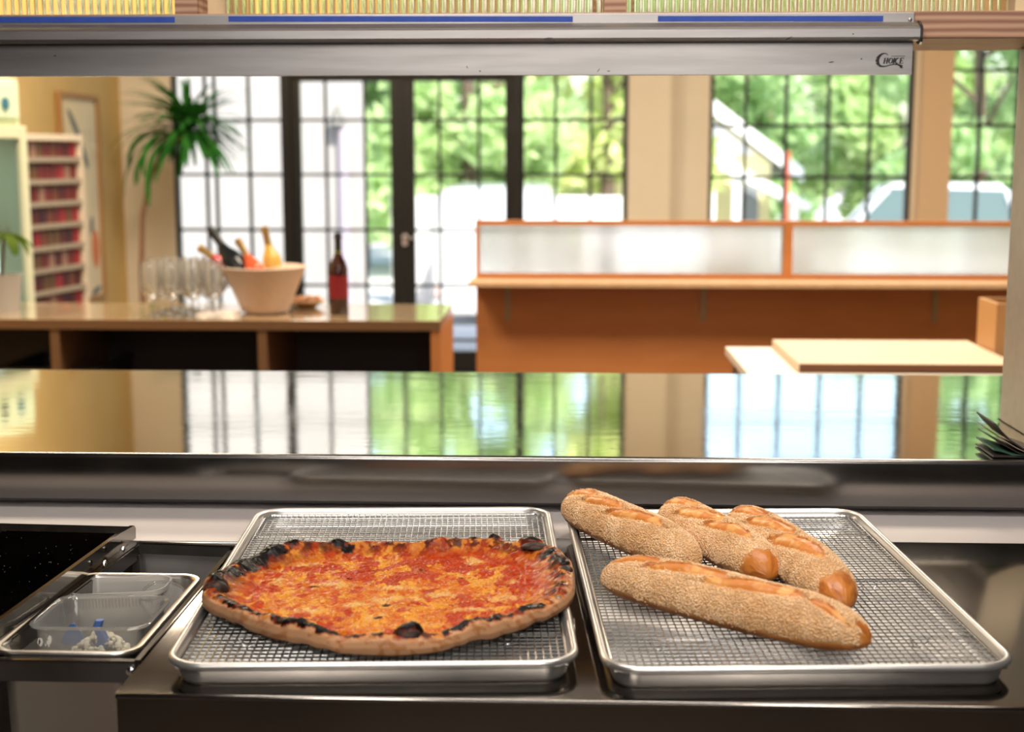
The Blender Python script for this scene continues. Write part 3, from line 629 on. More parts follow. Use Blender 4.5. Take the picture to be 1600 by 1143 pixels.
# --- palm-like plant in the corner
pl = thing('potted_palm', 'tall slender palm with arching green leaves in the corner by the window', 'plant', (-2.86, 9.25, -.1))
obj('pot', MB().lathe([(.13, 0), (.18, .3), (.19, .32), (.17, .32), (.16, .26), (.002, .26)], 28), mat('clay_pot', (.4, .2, .12), .7), pl, world=False, smooth=True)
obj('trunk', MB().tube([(0, 0, .25), (0, 0, .8), (.02, .0, 1.15), (.07, 0, 1.38), (.16, 0, 1.56), (.30, 0, 1.70)], [.022, .018, .016, .016, .016, .02], 10), mat('palm_bark', (.28, .14, .08), .9), pl, world=False, smooth=True)
lm = leaf_mat('palm_leaf', (.03, .16, .03), (.07, .30, .05), .3, 6)
def fronds(n, c, L0, L1, up0, wdt=.018, az=None, droop=1.1):
    mb = MB()
    for k in range(n):
        a = rng.uniform(0, 6.28) if az is None else az[k % len(az)]; el = rng.uniform(-.5, up0); ln = rng.uniform(L0, L1); S = 9; pts = []
        p = np.array(c, float); e = el
        for i in range(S):
            pts.append(p.copy()); p = p + np.array([math.cos(a) * math.cos(e), math.sin(a) * math.cos(e), math.sin(e)]) * ln / S; e -= droop / S * (1.1 if el > 0 else .8)
        side = np.array([-math.sin(a), math.cos(a), 0]); V = []
        for i, q in enumerate(pts):
            w_ = wdt * math.sin(math.pi * (i + .6) / (S + .4)) ** .7; V += [tuple(q - side * w_), tuple(q + np.array([0, 0, -.25 * w_])), tuple(q + side * w_)]
        Fc = []
        for i in range(S - 1): Fc += [(3 * i, 3 * i + 1, 3 * i + 4, 3 * i + 3), (3 * i + 1, 3 * i + 2, 3 * i + 5, 3 * i + 4)]
        mb.add(V, Fc)
    return mb
obj('leaves', fronds(190, (.35, 0, 1.74), .26, .60, 1.4, .019), lm, pl, world=False, recalc=False)
obj('lower_leaves', fronds(14, (.24, -.02, 1.70), .46, .68, .5, .024, (3.5, 3.9, 3.2, 4.3, 3.0), 2.1), lm, pl, world=False, recalc=False)
# --- leafy sprig at the frame's left edge on the bar
sp = thing('potted_plant', 'leafy plant on the bar reaching in beside the drinks fridge', 'plant', (-2.17, 5.25, bz))
obj('pot', MB().lathe([(.06, 0), (.075, .13), (.078, .14), (.068, .14), (.064, .12), (.002, .12)], 24), mat('grey_pot', (.4, .4, .4), .6), sp, world=False, smooth=True)
obj('stem', MB().tube([(0, 0, .11), (.01, 0, .2), (.02, 0, .30)], .006, 8), bark, sp, world=False)
obj('leaves', fronds(9, (.02, 0, .30), .13, .2, .9, .02, (0.0, .25, -.3, 1.6, 2.6, 3.4, 4.4, 5.4, .1), 1.5), leaf_mat('dark_leaf', (.05, .10, .02), (.12, .18, .03)), sp, world=False, recalc=False)
# ================================================================ THE PASS
WK = M['wall_kitchen']
struct('wall_partition_left', B(WX0, -1.62, 2.30, 2.55, -.1, 3.6), WK)
struct('wall_partition_right', B(.905, WX1, 2.30, 2.51, -.1, 3.6), WK)
struct('wall_partition_top', B(-1.62, .905, 2.30, 2.55, 2.5, 3.6), M['wall'])
struct('trim_3', B(-1.62, .905, 2.30, 2.56, 1.6475, 1.6895), M['ply_edge'], bevel=.001)       # plywood beam
under = B(-1.62, .784, 2.304, 2.556, 1.6462, 1.6474); struct('trim_4', under, M['tan_paint'])
struct('trim_5', B(.784, .905, 2.29, 2.50, .989, 1.6462), M['post'], bevel=.003)              # metal post
ts = sthing('window_6'); ts.location = (-.4, 2.4, 1.69)                                        # reeded transom
mx0, mx1 = P(275, 10, 'y', 2.31)[0], P(310, 10, 'y', 2.31)[0]
struct('mullion', B(mx0, mx1, 2.302, 2.42, 1.6895, 2.5), M['ply_edge'], ts)
m2a, m2b = P(944, 10, 'y', 2.31)[0], P(978, 10, 'y', 2.31)[0]
struct('mullion', B(m2a, m2b, 2.302, 2.42, 1.6895, 2.5), M['ply_edge'], ts)
struct('mullion', B(-1.66, -1.62, 2.302, 2.42, 1.6895, 2.5), M['ply_edge'], ts)
m3a, m3b = P(314, 10, 'y', 2.37)[0], P(357, 10, 'y', 2.37)[0]
struct('stop_board', B(m3a, m3b, 2.37, 2.42, 1.6895, 2.5), M['tan_paint'], ts)
struct('stop_board', B(P(1586, 10, 'y', 2.31)[0], .905, 2.31, 2.42, 1.6895, 2.5), M['tan_paint'], ts)
for a, b in ((-1.615, mx0 - .003), (m3b + .002, m2a - .002), (m2b + .002, P(1584, 10, 'y', 2.345)[0])):
    struct('reeded_pane', fluted(a, b, 1.6898, 2.5, 2.35, .0132, .0060, .004), M['reeded'], ts, smooth=True)

# --- steel pass shelf
ps = thing('pass_shelf', 'wide mirror-polished steel pass shelf with a turned-down front lip', 'shelf', (-.2, 2.15, .9))
tsh = B(-1.9, .783, 2.16, 3.02, .985, .989); tsh.box(.783, 1.9, 2.16, 2.288, .985, .989); tsh.box(.783, 1.35, 2.515, 3.02, .985, .989)
obj('top_sheet', tsh, M['steel_top'], ps)
lp = MB(); rl = .007
prof_ = [(2.1615, .9887), (2.158, .9905), (2.154, .9900), (2.1508, .9870), (2.150, .983), (2.150, .918), (2.151, .9155), (2.155, .9155), (2.1555, .918), (2.1555, .983), (2.1615, .985)]
lp.loft([[(x, y, z) for y, z in prof_] for x in (-1.9, 1.9)])
obj('front_lip', lp, M['steel_face'], ps, smooth=True, angle=60)
obj('back_edge', B(-1.9, 1.35, 3.02, 3.024, .93, .989), M['steel_face'], ps)
obj('body', B(-1.6, 1.33, 2.56, 3.0, -.1, .984), M['steel_dark'], ps)
obj('body', B(-1.88, 1.88, 2.20, 2.29, -.1, .984), M['white_board'], ps)

# --- unseen cabinet-shaped reflector, added for a pale band in the steel
kc = thing('cabinet_reflector', 'unseen pale cabinet-shaped reflector added behind the cook to brighten the steel lip', 'cabinet', (-.38, -1.9, -.1))
kcm = mat('pale_enamel', (.82, .78, .74), .4)
obj('body', MB().box(-.34, .34, -.3, .3, .06, 1.05), kcm, kc, world=False, bevel=.01)
for s_ in (-1, 1):
    dr_ = obj('door', MB().box(s_ * .17 - .16, s_ * .17 + .16, .3, .32, .10, 1.02), kcm, kc, world=False, bevel=.004)
    obj('handle', MB().tube([(s_ * .04, .32, .6), (s_ * .04, .345, .62), (s_ * .04, .345, .84), (s_ * .04, .32, .86)], .006), M['screw'], dr_, world=False)
# --- counter
ct = thing('steel_counter', 'stainless work counter under the two trays with a square front edge', 'counter', (.4, 1.7, -.1))
prof_ = [(2.0, .9), (1.383, .9), (1.3808, .8993), (1.38, .8975), (1.38, .8955), (1.381, .894), (1.384, .893), (1.384, .78), (1.40, .78), (1.40, .885), (2.0, .885)]
obj('top', MB().loft([[(x, y, z) for y, z in prof_] for x in (-.4733, 1.6)]), M['steel'], ct, smooth=True, angle=50)
obj('body', B(-.468, 1.59, 1.42, 1.995, -.1, .884), M['steel_dark'], ct)
wl = thing('ledge_board', 'white board ledge running behind the trays below the steel lip', 'board', (0, 2.08, .88))
obj('board', B(-.4725, 1.6, 2.0005, 2.196, .87, .9), M['white_board'], wl)
obj('board_end', B(-1.6, -.4727, 1.965, 2.196, .87, .9), M['white_board'], wl)

# --- ticket rail
tr = thing('ticket_rail', 'long aluminium order-ticket rail fixed to the plywood beam above the pass', 'rail', (-.3, 2.29, 1.60))
xa, xb = -1.35, .5515
obj('back_plate', B(xa, xb, 2.292, 2.2995, 1.5895, 1.6868), M['alu_rail'], tr, bevel=.0008)
hp_ = [(2.2915, 1.672), (2.284, 1.671), (2.270, 1.663), (2.2665, 1.659), (2.2665, 1.6465), (2.268, 1.6425), (2.279, 1.6405), (2.279, 1.6425), (2.2705, 1.6455), (2.2700, 1.657), (2.284, 1.667), (2.2915, 1.667)]
obj('hood', MB().loft([[(x, y, z) for y, z in hp_] for x in (xa, .5555)]), M['alu_rail'], tr)
ec = [(2.2915, 1.673), (2.284, 1.673), (2.2685, 1.6645), (2.2645, 1.660), (2.2645, 1.645), (2.2665, 1.6385), (2.273, 1.635), (2.2915, 1.6385)]
obj('end_cap', MB().loft([[(x, y, z) for y, z in ec] for x in (.5556, .5595)]), M['black'], tr)
sc_ = MB().lathe([(.0032, 0), (.003, .0012), (.002, .0018)], 14); q = P(1422, 31, 'y', 2.292); sc_.xf(Matrix.Translation((q.x, 2.292, q.z)) @ Matrix.Rotation(R(90), 4, 'X')); obj('screw', sc_, M['steel_dark'], tr, smooth=True)
nick = MB()
for px, py, w_, h_, s_ in ((857, 60, 14, 2.4, .05), (863, 65, 7, 1.6, .6), (1232, 60, 13, 1.6, .5), (730, 105, 4, 1.4, -1.2), (750, 111, 3, 2, 0), (1299, 97, 8, 2, .1), (935, 110, 7, 1.2, .9), (951, 111, 5, 1.6, 0), (86, 87, 4, 2, 0), (1333, 53, 2.5, 2, 0), (1346, 92, 2.5, 2.5, 0)):
    on = py < 70; q = P(px, py, 'y', 2.2662 if on else 2.2918); s1 = 2.28 / FPX; a, b = w_ * s1 / 2, h_ * s1 / 2; c_, n_ = math.cos(s_), math.sin(s_)
    nick.prism([(q.x + u * c_ - v * n_, q.z + u * n_ + v * c_) for u, v in ((-a, -b * .4), (0, -b), (a, -b * .3), (a, b * .4), (0, b), (-a, b * .3))], q.y, q.y + .0004, lambda u, v, e: (u, e, v))
obj('scratches', nick, M['ink'], tr)['kind'] = 'stuff'
# the mark on the rail
lg = MB(); lz = lambda px, py: (P(px, py, 'y', 2.2915)[0], P(px, py, 'y', 2.2915)[2])
def ink(poly): lg.prism([lz(x, y) for x, y in poly], 2.2914, 2.2919, lambda u, v, e: (u, e, v))
def stroke(pts, ws):
    K = len(pts)
    for k in range(K - 1):
        (x0, y0), (x1, y1) = pts[k], pts[k + 1]; ws = [q * 1.18 for q in ws] if k == 0 else ws; L_ = math.hypot(x1 - x0, y1 - y0) or 1; nx, ny = -(y1 - y0) / L_, (x1 - x0) / L_
        ink([(x0 + nx * ws[k], y0 + ny * ws[k]), (x1 + nx * ws[k + 1], y1 + ny * ws[k + 1]), (x1 - nx * ws[k + 1], y1 - ny * ws[k + 1]), (x0 - nx * ws[k], y0 - ny * ws[k])])
stroke([(1387.5, 86.5), (1386, 84.3), (1382.5, 83.2), (1378, 84.4), (1374, 87.5), (1371.3, 92), (1370.8, 97), (1373, 101.5), (1377.5, 103.8), (1384, 103.4), (1391, 101.4), (1398, 100.3), (1403, 100.8), (1407, 102.6), (1409.6, 104.2), (1408.6, 105.4), (1406, 104.6)],
       [.35, .5, .6, 1.1, 1.8, 2.3, 2.4, 1.8, 1.1, .7, .6, .7, 1.0, 1.5, 2.0, 1.5, .5])
sl = -.22
def Lt(x0, segs):
    for (xa_, ya, xb_, yb, w0) in segs:
        stroke([(x0 + xa_ - sl * (100 - ya) * 1.0, ya), (x0 + xb_ - sl * (100 - yb) * 1.0, yb)], [w0, w0])
T_, B_ = 90.6, 99.0; mY = 94.9
Lt(1379.6, [(1.4, T_, 1.4, B_, .95), (5.6, T_, 5.6, B_, .95), (1.4, mY, 5.6, mY, .4), (.2, T_, 2.8, T_, .35), (.2, B_, 2.8, B_, .35), (4.4, T_, 6.9, T_, .35), (4.4, B_, 6.9, B_, .35)])
def oval(cx, w_, h_):
    n = 16; pts = [(cx + w_ * math.cos(2 * math.pi * i / n) - sl * (100 - (mY + h_ * math.sin(2 * math.pi * i / n))), mY + h_ * math.sin(2 * math.pi * i / n)) for i in range(n + 1)]
    stroke(pts, [.35 + .7 * abs(math.cos(2 * math.pi * i / n)) for i in range(n + 1)])
oval(1390.7, 2.8, 4.1)
Lt(1394.3, [(1.5, T_, 1.5, B_, .95), (.2, T_, 2.8, T_, .35), (.2, B_, 2.8, B_, .35)])
n = 14; cxx = 1400.9
stroke([(cxx + 2.8 * math.cos(a) - sl * (100 - (mY + 4.1 * math.sin(a))), mY + 4.1 * math.sin(a)) for a in [R(50 + 260 * i / n) for i in range(n + 1)]], [.35 + .75 * math.sin(math.pi * i / n) for i in range(n + 1)])
Lt(1404.3, [(1.6, T_, 1.6, B_, .95), (.3, T_, 6.0, T_, .4), (.3, B_, 6.2, B_, .4), (1.6, mY, 4.6, mY, .35), (6.0, T_, 6.0, T_ + 2, .35), (6.2, B_ - 2, 6.2, B_, .35), (4.6, mY - 1.1, 4.6, mY + 1.1, .3)])
for k in range(14): ink([(1393 + k * 1.55, 87.0), (1393.9 + k * 1.55, 87.0), (1393.9 + k * 1.55, 88.3), (1393 + k * 1.55, 88.3)])
obj('printed_logo', lg, M['ink'], tr)
for (a, b, ya, yb, nm) in ((-60, 273, 26.5, 26.0, 'left end of the ticket rail'), (357, 895, 24.8, 25.0, 'middle of the ticket rail'), (1028, 1380, 24.5, 24.3, 'ticket rail near its black end cap')):
    za = P(a, ya, 'y', 2.2915)[2]; zb = P(b, yb, 'y', 2.2915)[2]; x0, x1 = P(a, 30, 'y', 2.2915)[0], P(b, 30, 'y', 2.2915)[0]; hgt = .0092
    tp = MB().prism([(x0, za - hgt), (x1, zb - hgt), (x1, zb - .0004), (x0, za - .0004)], 2.2911, 2.2919, lambda u, v, e: (u, e, v))
    tag(obj('tape_strip', tp, M['blue_tape']), 'strip of blue tape stuck along the ' + nm, 'tape', 'blue tape on the ticket rail')

# --- curled sheets at the post
dkp = mat('dark_card', (.035, .028, .024), .35); dkg = mat('dark_green_card', (.03, .09, .06), .45); tnp = mat('tan_card_edge', (.30, .24, .17), .5)
shp = [([(1551, 659), (1562, 672), (1576, 686), (1596, 699), (1625, 709)], dkp, 'topmost, most curled dark card of the stack by the metal post', 2.6),
       ([(1551, 674), (1566, 686), (1586, 698), (1606, 707), (1630, 713)], tnp, 'tan-edged card just under the topmost in the stack by the metal post', 1.3),
       ([(1553, 686), (1568, 694), (1586, 704), (1606, 711), (1630, 715)], dkp, 'dark card third from the top in the stack by the metal post', 1.6),
       ([(1550, 700), (1562, 702), (1580, 708), (1600, 713), (1630, 716)], dkg, 'dark green card near the bottom of the stack by the metal post', 3.0),
       ([(1549, 712), (1562, 710.5), (1580, 712.5), (1600, 715.5), (1630, 717)], dkp, 'lowest dark card of the stack, flat on the steel shelf by the post', 3.0)]
for k, (pp, m_, lb, th) in enumerate(shp):
    pts = [P(x, y, 'y', 2.185) for x, y in pp]; tt = th * .0005; top = [(p.x, max(p.z, .9905 + tt) + tt) for p in pts]; bot = [(p.x, max(p.z, .9905 + tt) - tt) for p in pts][::-1]
    s_ = MB().prism(top + bot, 2.175, 2.272, lambda u, v, e: (u, e, v))
    tag(obj('menu_card', s_, m_), lb, 'card', 'curled cards by the post')

# ================================================================ PREP WELL, LEFT
wf_ = thing('prep_well_frame', 'steel angle-rail frame around the ingredient pan at the left of the counter', 'frame', (-.56, 1.7, .8))
def bar_between(a, b, wd, ht):                 # box along a->b, top at z of the points
    a = Vector(a); b = Vector(b); d = (b - a).normalized(); s = Vector((-d.y, d.x, 0)).normalized() * wd / 2; V = []
    for p in (a, b): V += [p - s - Vector((0, 0, ht)), p + s - Vector((0, 0, ht)), p + s, p - s]
    return MB().add(V, [(0, 1, 2, 3), (7, 6, 5, 4), (0, 4, 5, 1), (1, 5, 6, 2), (2, 6, 7, 3), (3, 7, 4, 0)])
zr = .9045
obj('rail', bar_between((-.668, 1.40, zr), (-.632, 1.945, zr), .026, .003), M['steel'], wf_)
obj('rail_flange', bar_between((-.655, 1.40, zr - .003), (-.619, 1.945, zr - .003), .003, .020), M['steel'], wf_)
obj('rail', bar_between((-.4775, 1.47, .9035), (-.4775, 1.93, .9035), .006, .020), M['steel'], wf_)
obj('rear_crossbar', bar_between((-.620, 1.940, zr + .001), (-.4755, 1.925, zr + .001), .010, .0165), M['steel_dark'], wf_)
obj('rear_lip', bar_between((-.620, 1.935, zr + .0025), (-.4755, 1.920, zr + .0025), .008, .0014), M['steel'], wf_)
obj('corner_post', B(-.6285, -.6165, 1.93, 1.942, .78, .888), M['steel_dark'], wf_)
obj('liner_back', B(-.63, -.4745, 1.958, 1.962, .70, .8995), M['alu'], wf_)
obj('liner_side', B(-.4745, -.4735, 1.47, 1.955, .70, .883), M['steel_dark'], wf_)
obj('front_crossbar', B(-.80, -.4745, 1.476, 1.480, .874, .8995), M['steel_dark'], wf_)
obj('front_lip', B(-.80, -.4745, 1.472, 1.480, .8995, .901), M['steel'], wf_)
for px, py in ((192, 858), (163, 880)):
    q = P(px, py, 'x', -.6225 if px > 180 else -.629); s_ = MB().lathe([(.0045, 0), (.0042, .002), (.002, .0032)], 12); s_.xf(Matrix.Translation((q.x, q.y, q.z)) @ Matrix.Rotation(R(90), 4, 'Y')); obj('screw', s_, M['screw'], wf_, smooth=True)
s_ = MB().lathe([(.0055, 0), (.005, .003), (.002, .0045)], 14); s_.xf(Matrix.Translation((-.4865, 1.475, .889)) @ Matrix.Rotation(R(90), 4, 'X')); obj('screw', s_, M['screw'], wf_, smooth=True)

lidm = mat('dark_lid_steel', (.024, .022, .021), .3, 1, rnoise=(5, .24, .34)); lidm.node_tree.nodes['Principled BSDF'].inputs['Specular Tint'].default_value = (.27, .26, .25, 1)
ld = thing('counter_lid', 'dark flour-dusted steel lid left of the ingredient pan', 'lid', (-.6305, 1.962, .905), R(-3.0))
lsec = [(-.002, 0), (-.001, .010), (.0, .012), (-.006, .018), (-.052, .021), (-.058, .0215), (-.70, .0215), (-.71, .018), (-.71, 0)]
obj('panel', MB().loft([[(x, y, z) for y, z in lsec] for x in (-.9, -.0065)]), lidm, ld, world=False, smooth=True, angle=25)
obj('edge_trim', MB().loft([[(x, y, z + (.0022 if z > .001 else 0)) for y, z in lsec] for x in (-.0065, 0)]), M['steel'], ld, world=False, smooth=True, angle=25)
obj('rear_sheen', MB().loft([[(x, y, z) for y, z in ((.0012, .0125), (-.006, .0187), (-.056, .0219), (-.056, .0217), (-.006, .0183), (.0010, .0122))] for x in (-.9, -.007)]), M['steel'], ld, world=False, smooth=True, angle=30)  # lighter reflection along the lid's rear bend, laid on as brighter steel
fl = MB()
for k in range(330):
    x = -rng.uniform(.01, .5); y = -rng.beta(1.5, 1.5) * .55 - .01; s_ = rng.uniform(.00018, .00055)
    z = .0216 if y < -.06 else .0212 + (y + .052) * -.06
    fl.lathe([(s_, 0), (s_ * .6, s_ * .5)], 5, (x, y, z))
o_ = obj('flour_dust', fl, mat('flour', (.8, .76, .68), .9), ld, world=False); o_['kind'] = 'stuff'

hpn = thing('ingredient_pan', 'deep stainless hotel pan hanging in the rail frame, holding plastic tubs', 'pan', (-.5695, 1.6385, .905))
def pan_shell(w_, d_, rim, r, depth, taper, n=8, th=.0012, bead=.002):
    L_ = []
    L_.append(rrect(.01, .01, .004, -depth, n)); L_.append(rrect(w_ - 2 * rim - taper * 2 - .02, d_ - 2 * rim - taper * 2 - .02, max(r - .008, .005), -depth, n))
    L_.append(rrect(w_ - 2 * rim - taper * 2, d_ - 2 * rim - taper * 2, max(r - .004, .006), -depth + .012, n))
    L_.append(rrect(w_ - 2 * rim - .004, d_ - 2 * rim - .004, r, -.005, n)); L_.append(rrect(w_ - 2 * rim, d_ - 2 * rim, r + .002, -.001, n)); L_.append(rrect(w_ - 2 * rim + .004, d_ - 2 * rim + .004, r + .003, 0, n))
    L_.append(rrect(w_ - .003, d_ - .003, r + rim * .8, 0, n)); L_.append(rrect(w_, d_, r + rim, -bead, n)); L_.append(rrect(w_ - .001, d_ - .001, r + rim, -2.4 * bead, n)); L_.append(rrect(w_ - .004, d_ - .004, r + rim * .8, -2.2 * bead, n))
    L_.append(rrect(w_ - 2 * rim + .004 + th, d_ - 2 * rim + .004 + th, r + .003, -th * 1.5, n)); L_.append(rrect(w_ - 2 * rim - .004 + 2 * th, d_ - 2 * rim - .004 + 2 * th, r, -.007, n))
    L_.append(rrect(w_ - 2 * rim - taper * 2 + 2 * th, d_ - 2 * rim - taper * 2 + 2 * th, max(r - .004, .006), -depth + .012, n)); L_.append(rrect(w_ - 2 * rim - taper * 2 - .02, d_ - 2 * rim - taper * 2 - .02, max(r - .008, .005), -depth - th, n)); L_.append(rrect(.01, .01, .004, -depth - th, n))
    return MB().loft(L_)
obj('pan', pan_shell(.1725, .305, .0085, .022, .15, .006, bead=.0022), M['steel_satin'], hpn, world=False, smooth=True, angle=50)
pc_ = thing('plastic_tub', 'clear rectangular plastic tub with cheese remains at the front of the ingredient pan', 'tub', (-.5685, 1.6225, .9085))
obj('tub', pan_shell(.146, .128, .006, .018, .062, .004, th=.0008, bead=.0014), M['poly'], pc_, world=False, smooth=True, angle=50)
ch = MB()
for k in range(120):
    a = rng.uniform(0, 6.28); r_ = rng.uniform(0, 1) ** .6; s_ = rng.uniform(.002, .005); c_ = (-.008 + r_ * .034 * math.cos(a), .018 + r_ * .024 * math.sin(a), -.058 + .024 * (1 - r_ ** 1.2) + rng.uniform(0, .003))
    ch.lathe([(s_ * math.sin(q) * rng.uniform(.8, 1.2), -s_ * math.cos(q)) for q in (.2, .9, 1.6, 2.3, 3.0)], 6, c_)
o_ = obj('cheese_crumbs', ch, mat('cream_cheese', (.86, .80, .64), .7), pc_, world=False); o_['kind'] = 'stuff'
sp_ = MB().loft([[(x + .004 * math.sin(6 * t), y, z) for x, y, z in rrect(.016 - .006 * t, .010, .004, -.05 + .034 * t, 4, c=(-.006, .008 + .004 * t))] for t in (0, .25, .5, .75, 1)])
tag(obj('blue_tag', sp_, mat('blue_plastic', (.05, .12, .32), .5), pc_, world=False), 'small blue plastic scrap')
bl2 = MB().loft([rrect(w_, .002, .0009, z, 2, c=(-.048, .03)) for z, w_ in ((-.056, .030), (-.046, .028), (-.034, .016), (-.028, .006))]); bo_ = obj('blue_tag', bl2, mat('faded_blue_plastic', (.06, .13, .30), .5), pc_, world=False)
sm = MB()
for k in range(26):
    x = rng.uniform(-.06, .06); z = rng.uniform(-.054, -.012); s_ = rng.uniform(.001, .004)
    sm.prism([(x + s_ * math.cos(q) * rng.uniform(.4, .9), z + s_ * 1.6 * math.sin(q)) for q in [2 * math.pi * i / 7 for i in range(7)]], -.0575, -.0568, lambda u, v, e: (u, e + (.0562 + .0575) * 0, v))
o_ = obj('cheese_smears', sm, mat('smear', (.80, .76, .66), .8), pc_, world=False); o_['kind'] = 'stuff'
dc = thing('deli_container', 'milky white plastic container behind the clear tub in the ingredient pan', 'container', (-.5815, 1.738, .905)); dc.rotation_euler = (0, R(-2.5), R(2))
L_ = [rrect(.10, .050, .016, -.07), rrect(.103, .053, .017, -.068), rrect(.120, .066, .022, -.008), rrect(.121, .067, .022, -.006), rrect(.127, .073, .024, -.006), rrect(.127, .073, .024, 0), rrect(.122, .068, .022, 0), rrect(.118, .064, .021, -.009), rrect(.101, .051, .016, -.067), rrect(.01, .01, .004, -.067)]
obj('tub', MB().loft(L_, cap1=True), M['milky'], dc, world=False, smooth=True, angle=50)
rb_ = MB()
for k in range(24):
    x = -.050 + .0043 * k; rb_.box(x - .0005, x + .0005, -.0345, -.0325, -.020, -.008)
obj('rim_ribs', rb_, M['milky'], dc, world=False)
lid_ = thing('container_lid', 'clear round plastic lid leaning at the back right of the ingredient pan', 'lid', (-.518, 1.716, .893)); lid_.rotation_euler = (R(28), R(18), 0)
obj('rim', MB().tube([(.030 * math.cos(a), .030 * math.sin(a), 0) for a in [2 * math.pi * i / 36 for i in range(36)]], .0016, 8, closed=True), M['poly'], lid_, world=False, smooth=True)
obj('disc', MB().lathe([(.0005, -.001), (.029, -.001), (.029, .0), (.0005, .0)], 36), M['poly'], lid_, world=False, smooth=True)
tag(obj('floor_crate', MB().loft([rrect(.42, .4, .02, -.1, c=(-.93, 1.45)), rrect(.46, .42, .02, .83, c=(-.97, 1.45)), rrect(.46, .42, .02, .845, c=(-.97, 1.45))]), mat('beige_bin', (.42, .38, .32), .6)), 'beige bin standing under the lid at the far left', 'bin')

# ================================================================ TRAYS AND RACKS
def tray(name, label, cx, cy, rz):
    t = thing(name, label, 'tray', (cx, cy, .9), rz)
    w_, d_ = .457, .674; L_ = []
    z0 = .0012
    L_ += [rrect(.02, .02, .008, z0), rrect(w_ - .050, d_ - .050, .022, z0), rrect(w_ - .043, d_ - .043, .025, z0 + .0025), rrect(w_ - .030, d_ - .030, .032, .021)]
    cxr = .0105; rr = .0048; zc = .0242
    for k in range(9):
        a = R(190 - 260 * k / 8); L_.append(rrect(w_ - 2 * (cxr - .0058) - 2 * rr + 2 * -math.cos(a) * -rr, d_ - 2 * (cxr - .0058) - 2 * rr + 2 * -math.cos(a) * -rr, .040 + rr * math.cos(a), zc + rr * math.sin(a)))
    L_ += [rrect(w_ - .0268, d_ - .0268, .033, .0195), rrect(w_ - .0365, d_ - .0365, .028, .004), rrect(w_ - .043, d_ - .043, .024, 0.0002), rrect(.02, .02, .008, .0002)]
    obj('pan', MB().loft(L_), M['alu'], t, world=False, smooth=True, angle=60)
    return t
def wire_rack(name, label, cx, cy, rz):
    t = thing(name, label, 'rack', (cx, cy, .9), rz); W_, D_ = .421, .634; zt = .0205
    a = MB(); n = 50; rw_ = .00085
    def bar(p, q, r=rw_):
        a.tube([p, q], r, 5)
    for i in range(n + 1):
        x = -W_ / 2 + W_ * i / n; bar((x, -D_ / 2, zt), (x, D_ / 2, zt))
    m_ = 56
    for i in range(m_ + 1):
        y = -D_ / 2 + D_ * i / m_; bar((-W_ / 2, y, zt - .0013), (W_ / 2, y, zt - .0013))
    obj('wire_grid', a, M['wire'], t, world=False, smooth=True)
    obj('border_wire', MB().tube(rrect(W_, D_, .014, zt - .0007), .0019, 8, closed=True), M['wire'], t, world=False, smooth=True)
    for y in (-.21, 0, .21):
        pts = [(-W_ / 2 + .01, y, zt - .004)]
        k = 5
        obj('support_wire', MB().tube([(-W_ / 2, y, zt - .0042), (W_ / 2, y, zt - .0042)], .0016, 8), M['wire'], t, world=False, smooth=True)
        for s in (-1, 1):
            x = s * .15; obj('foot', MB().tube([(x - .012, y, zt - .005), (x - .006, y, .0042), (x + .006, y, .0042), (x + .012, y, zt - .005)], .0014, 6), M['wire'], t, world=False, smooth=True)
    return t
TL = (-.2255, 1.7360, R(3.6)); TR = (.2440, 1.7440, R(3.6))
tray('baking_tray', 'full-size aluminium baking tray under the pizza', *TL)
tray('baking_tray', 'full-size aluminium baking tray under the sesame loaves', *TR)
wire_rack('cooling_rack', 'wire cooling rack set in the tray under the pizza', *TL)
wire_rack('cooling_rack', 'wire cooling rack set in the tray under the sesame loaves', *TR)

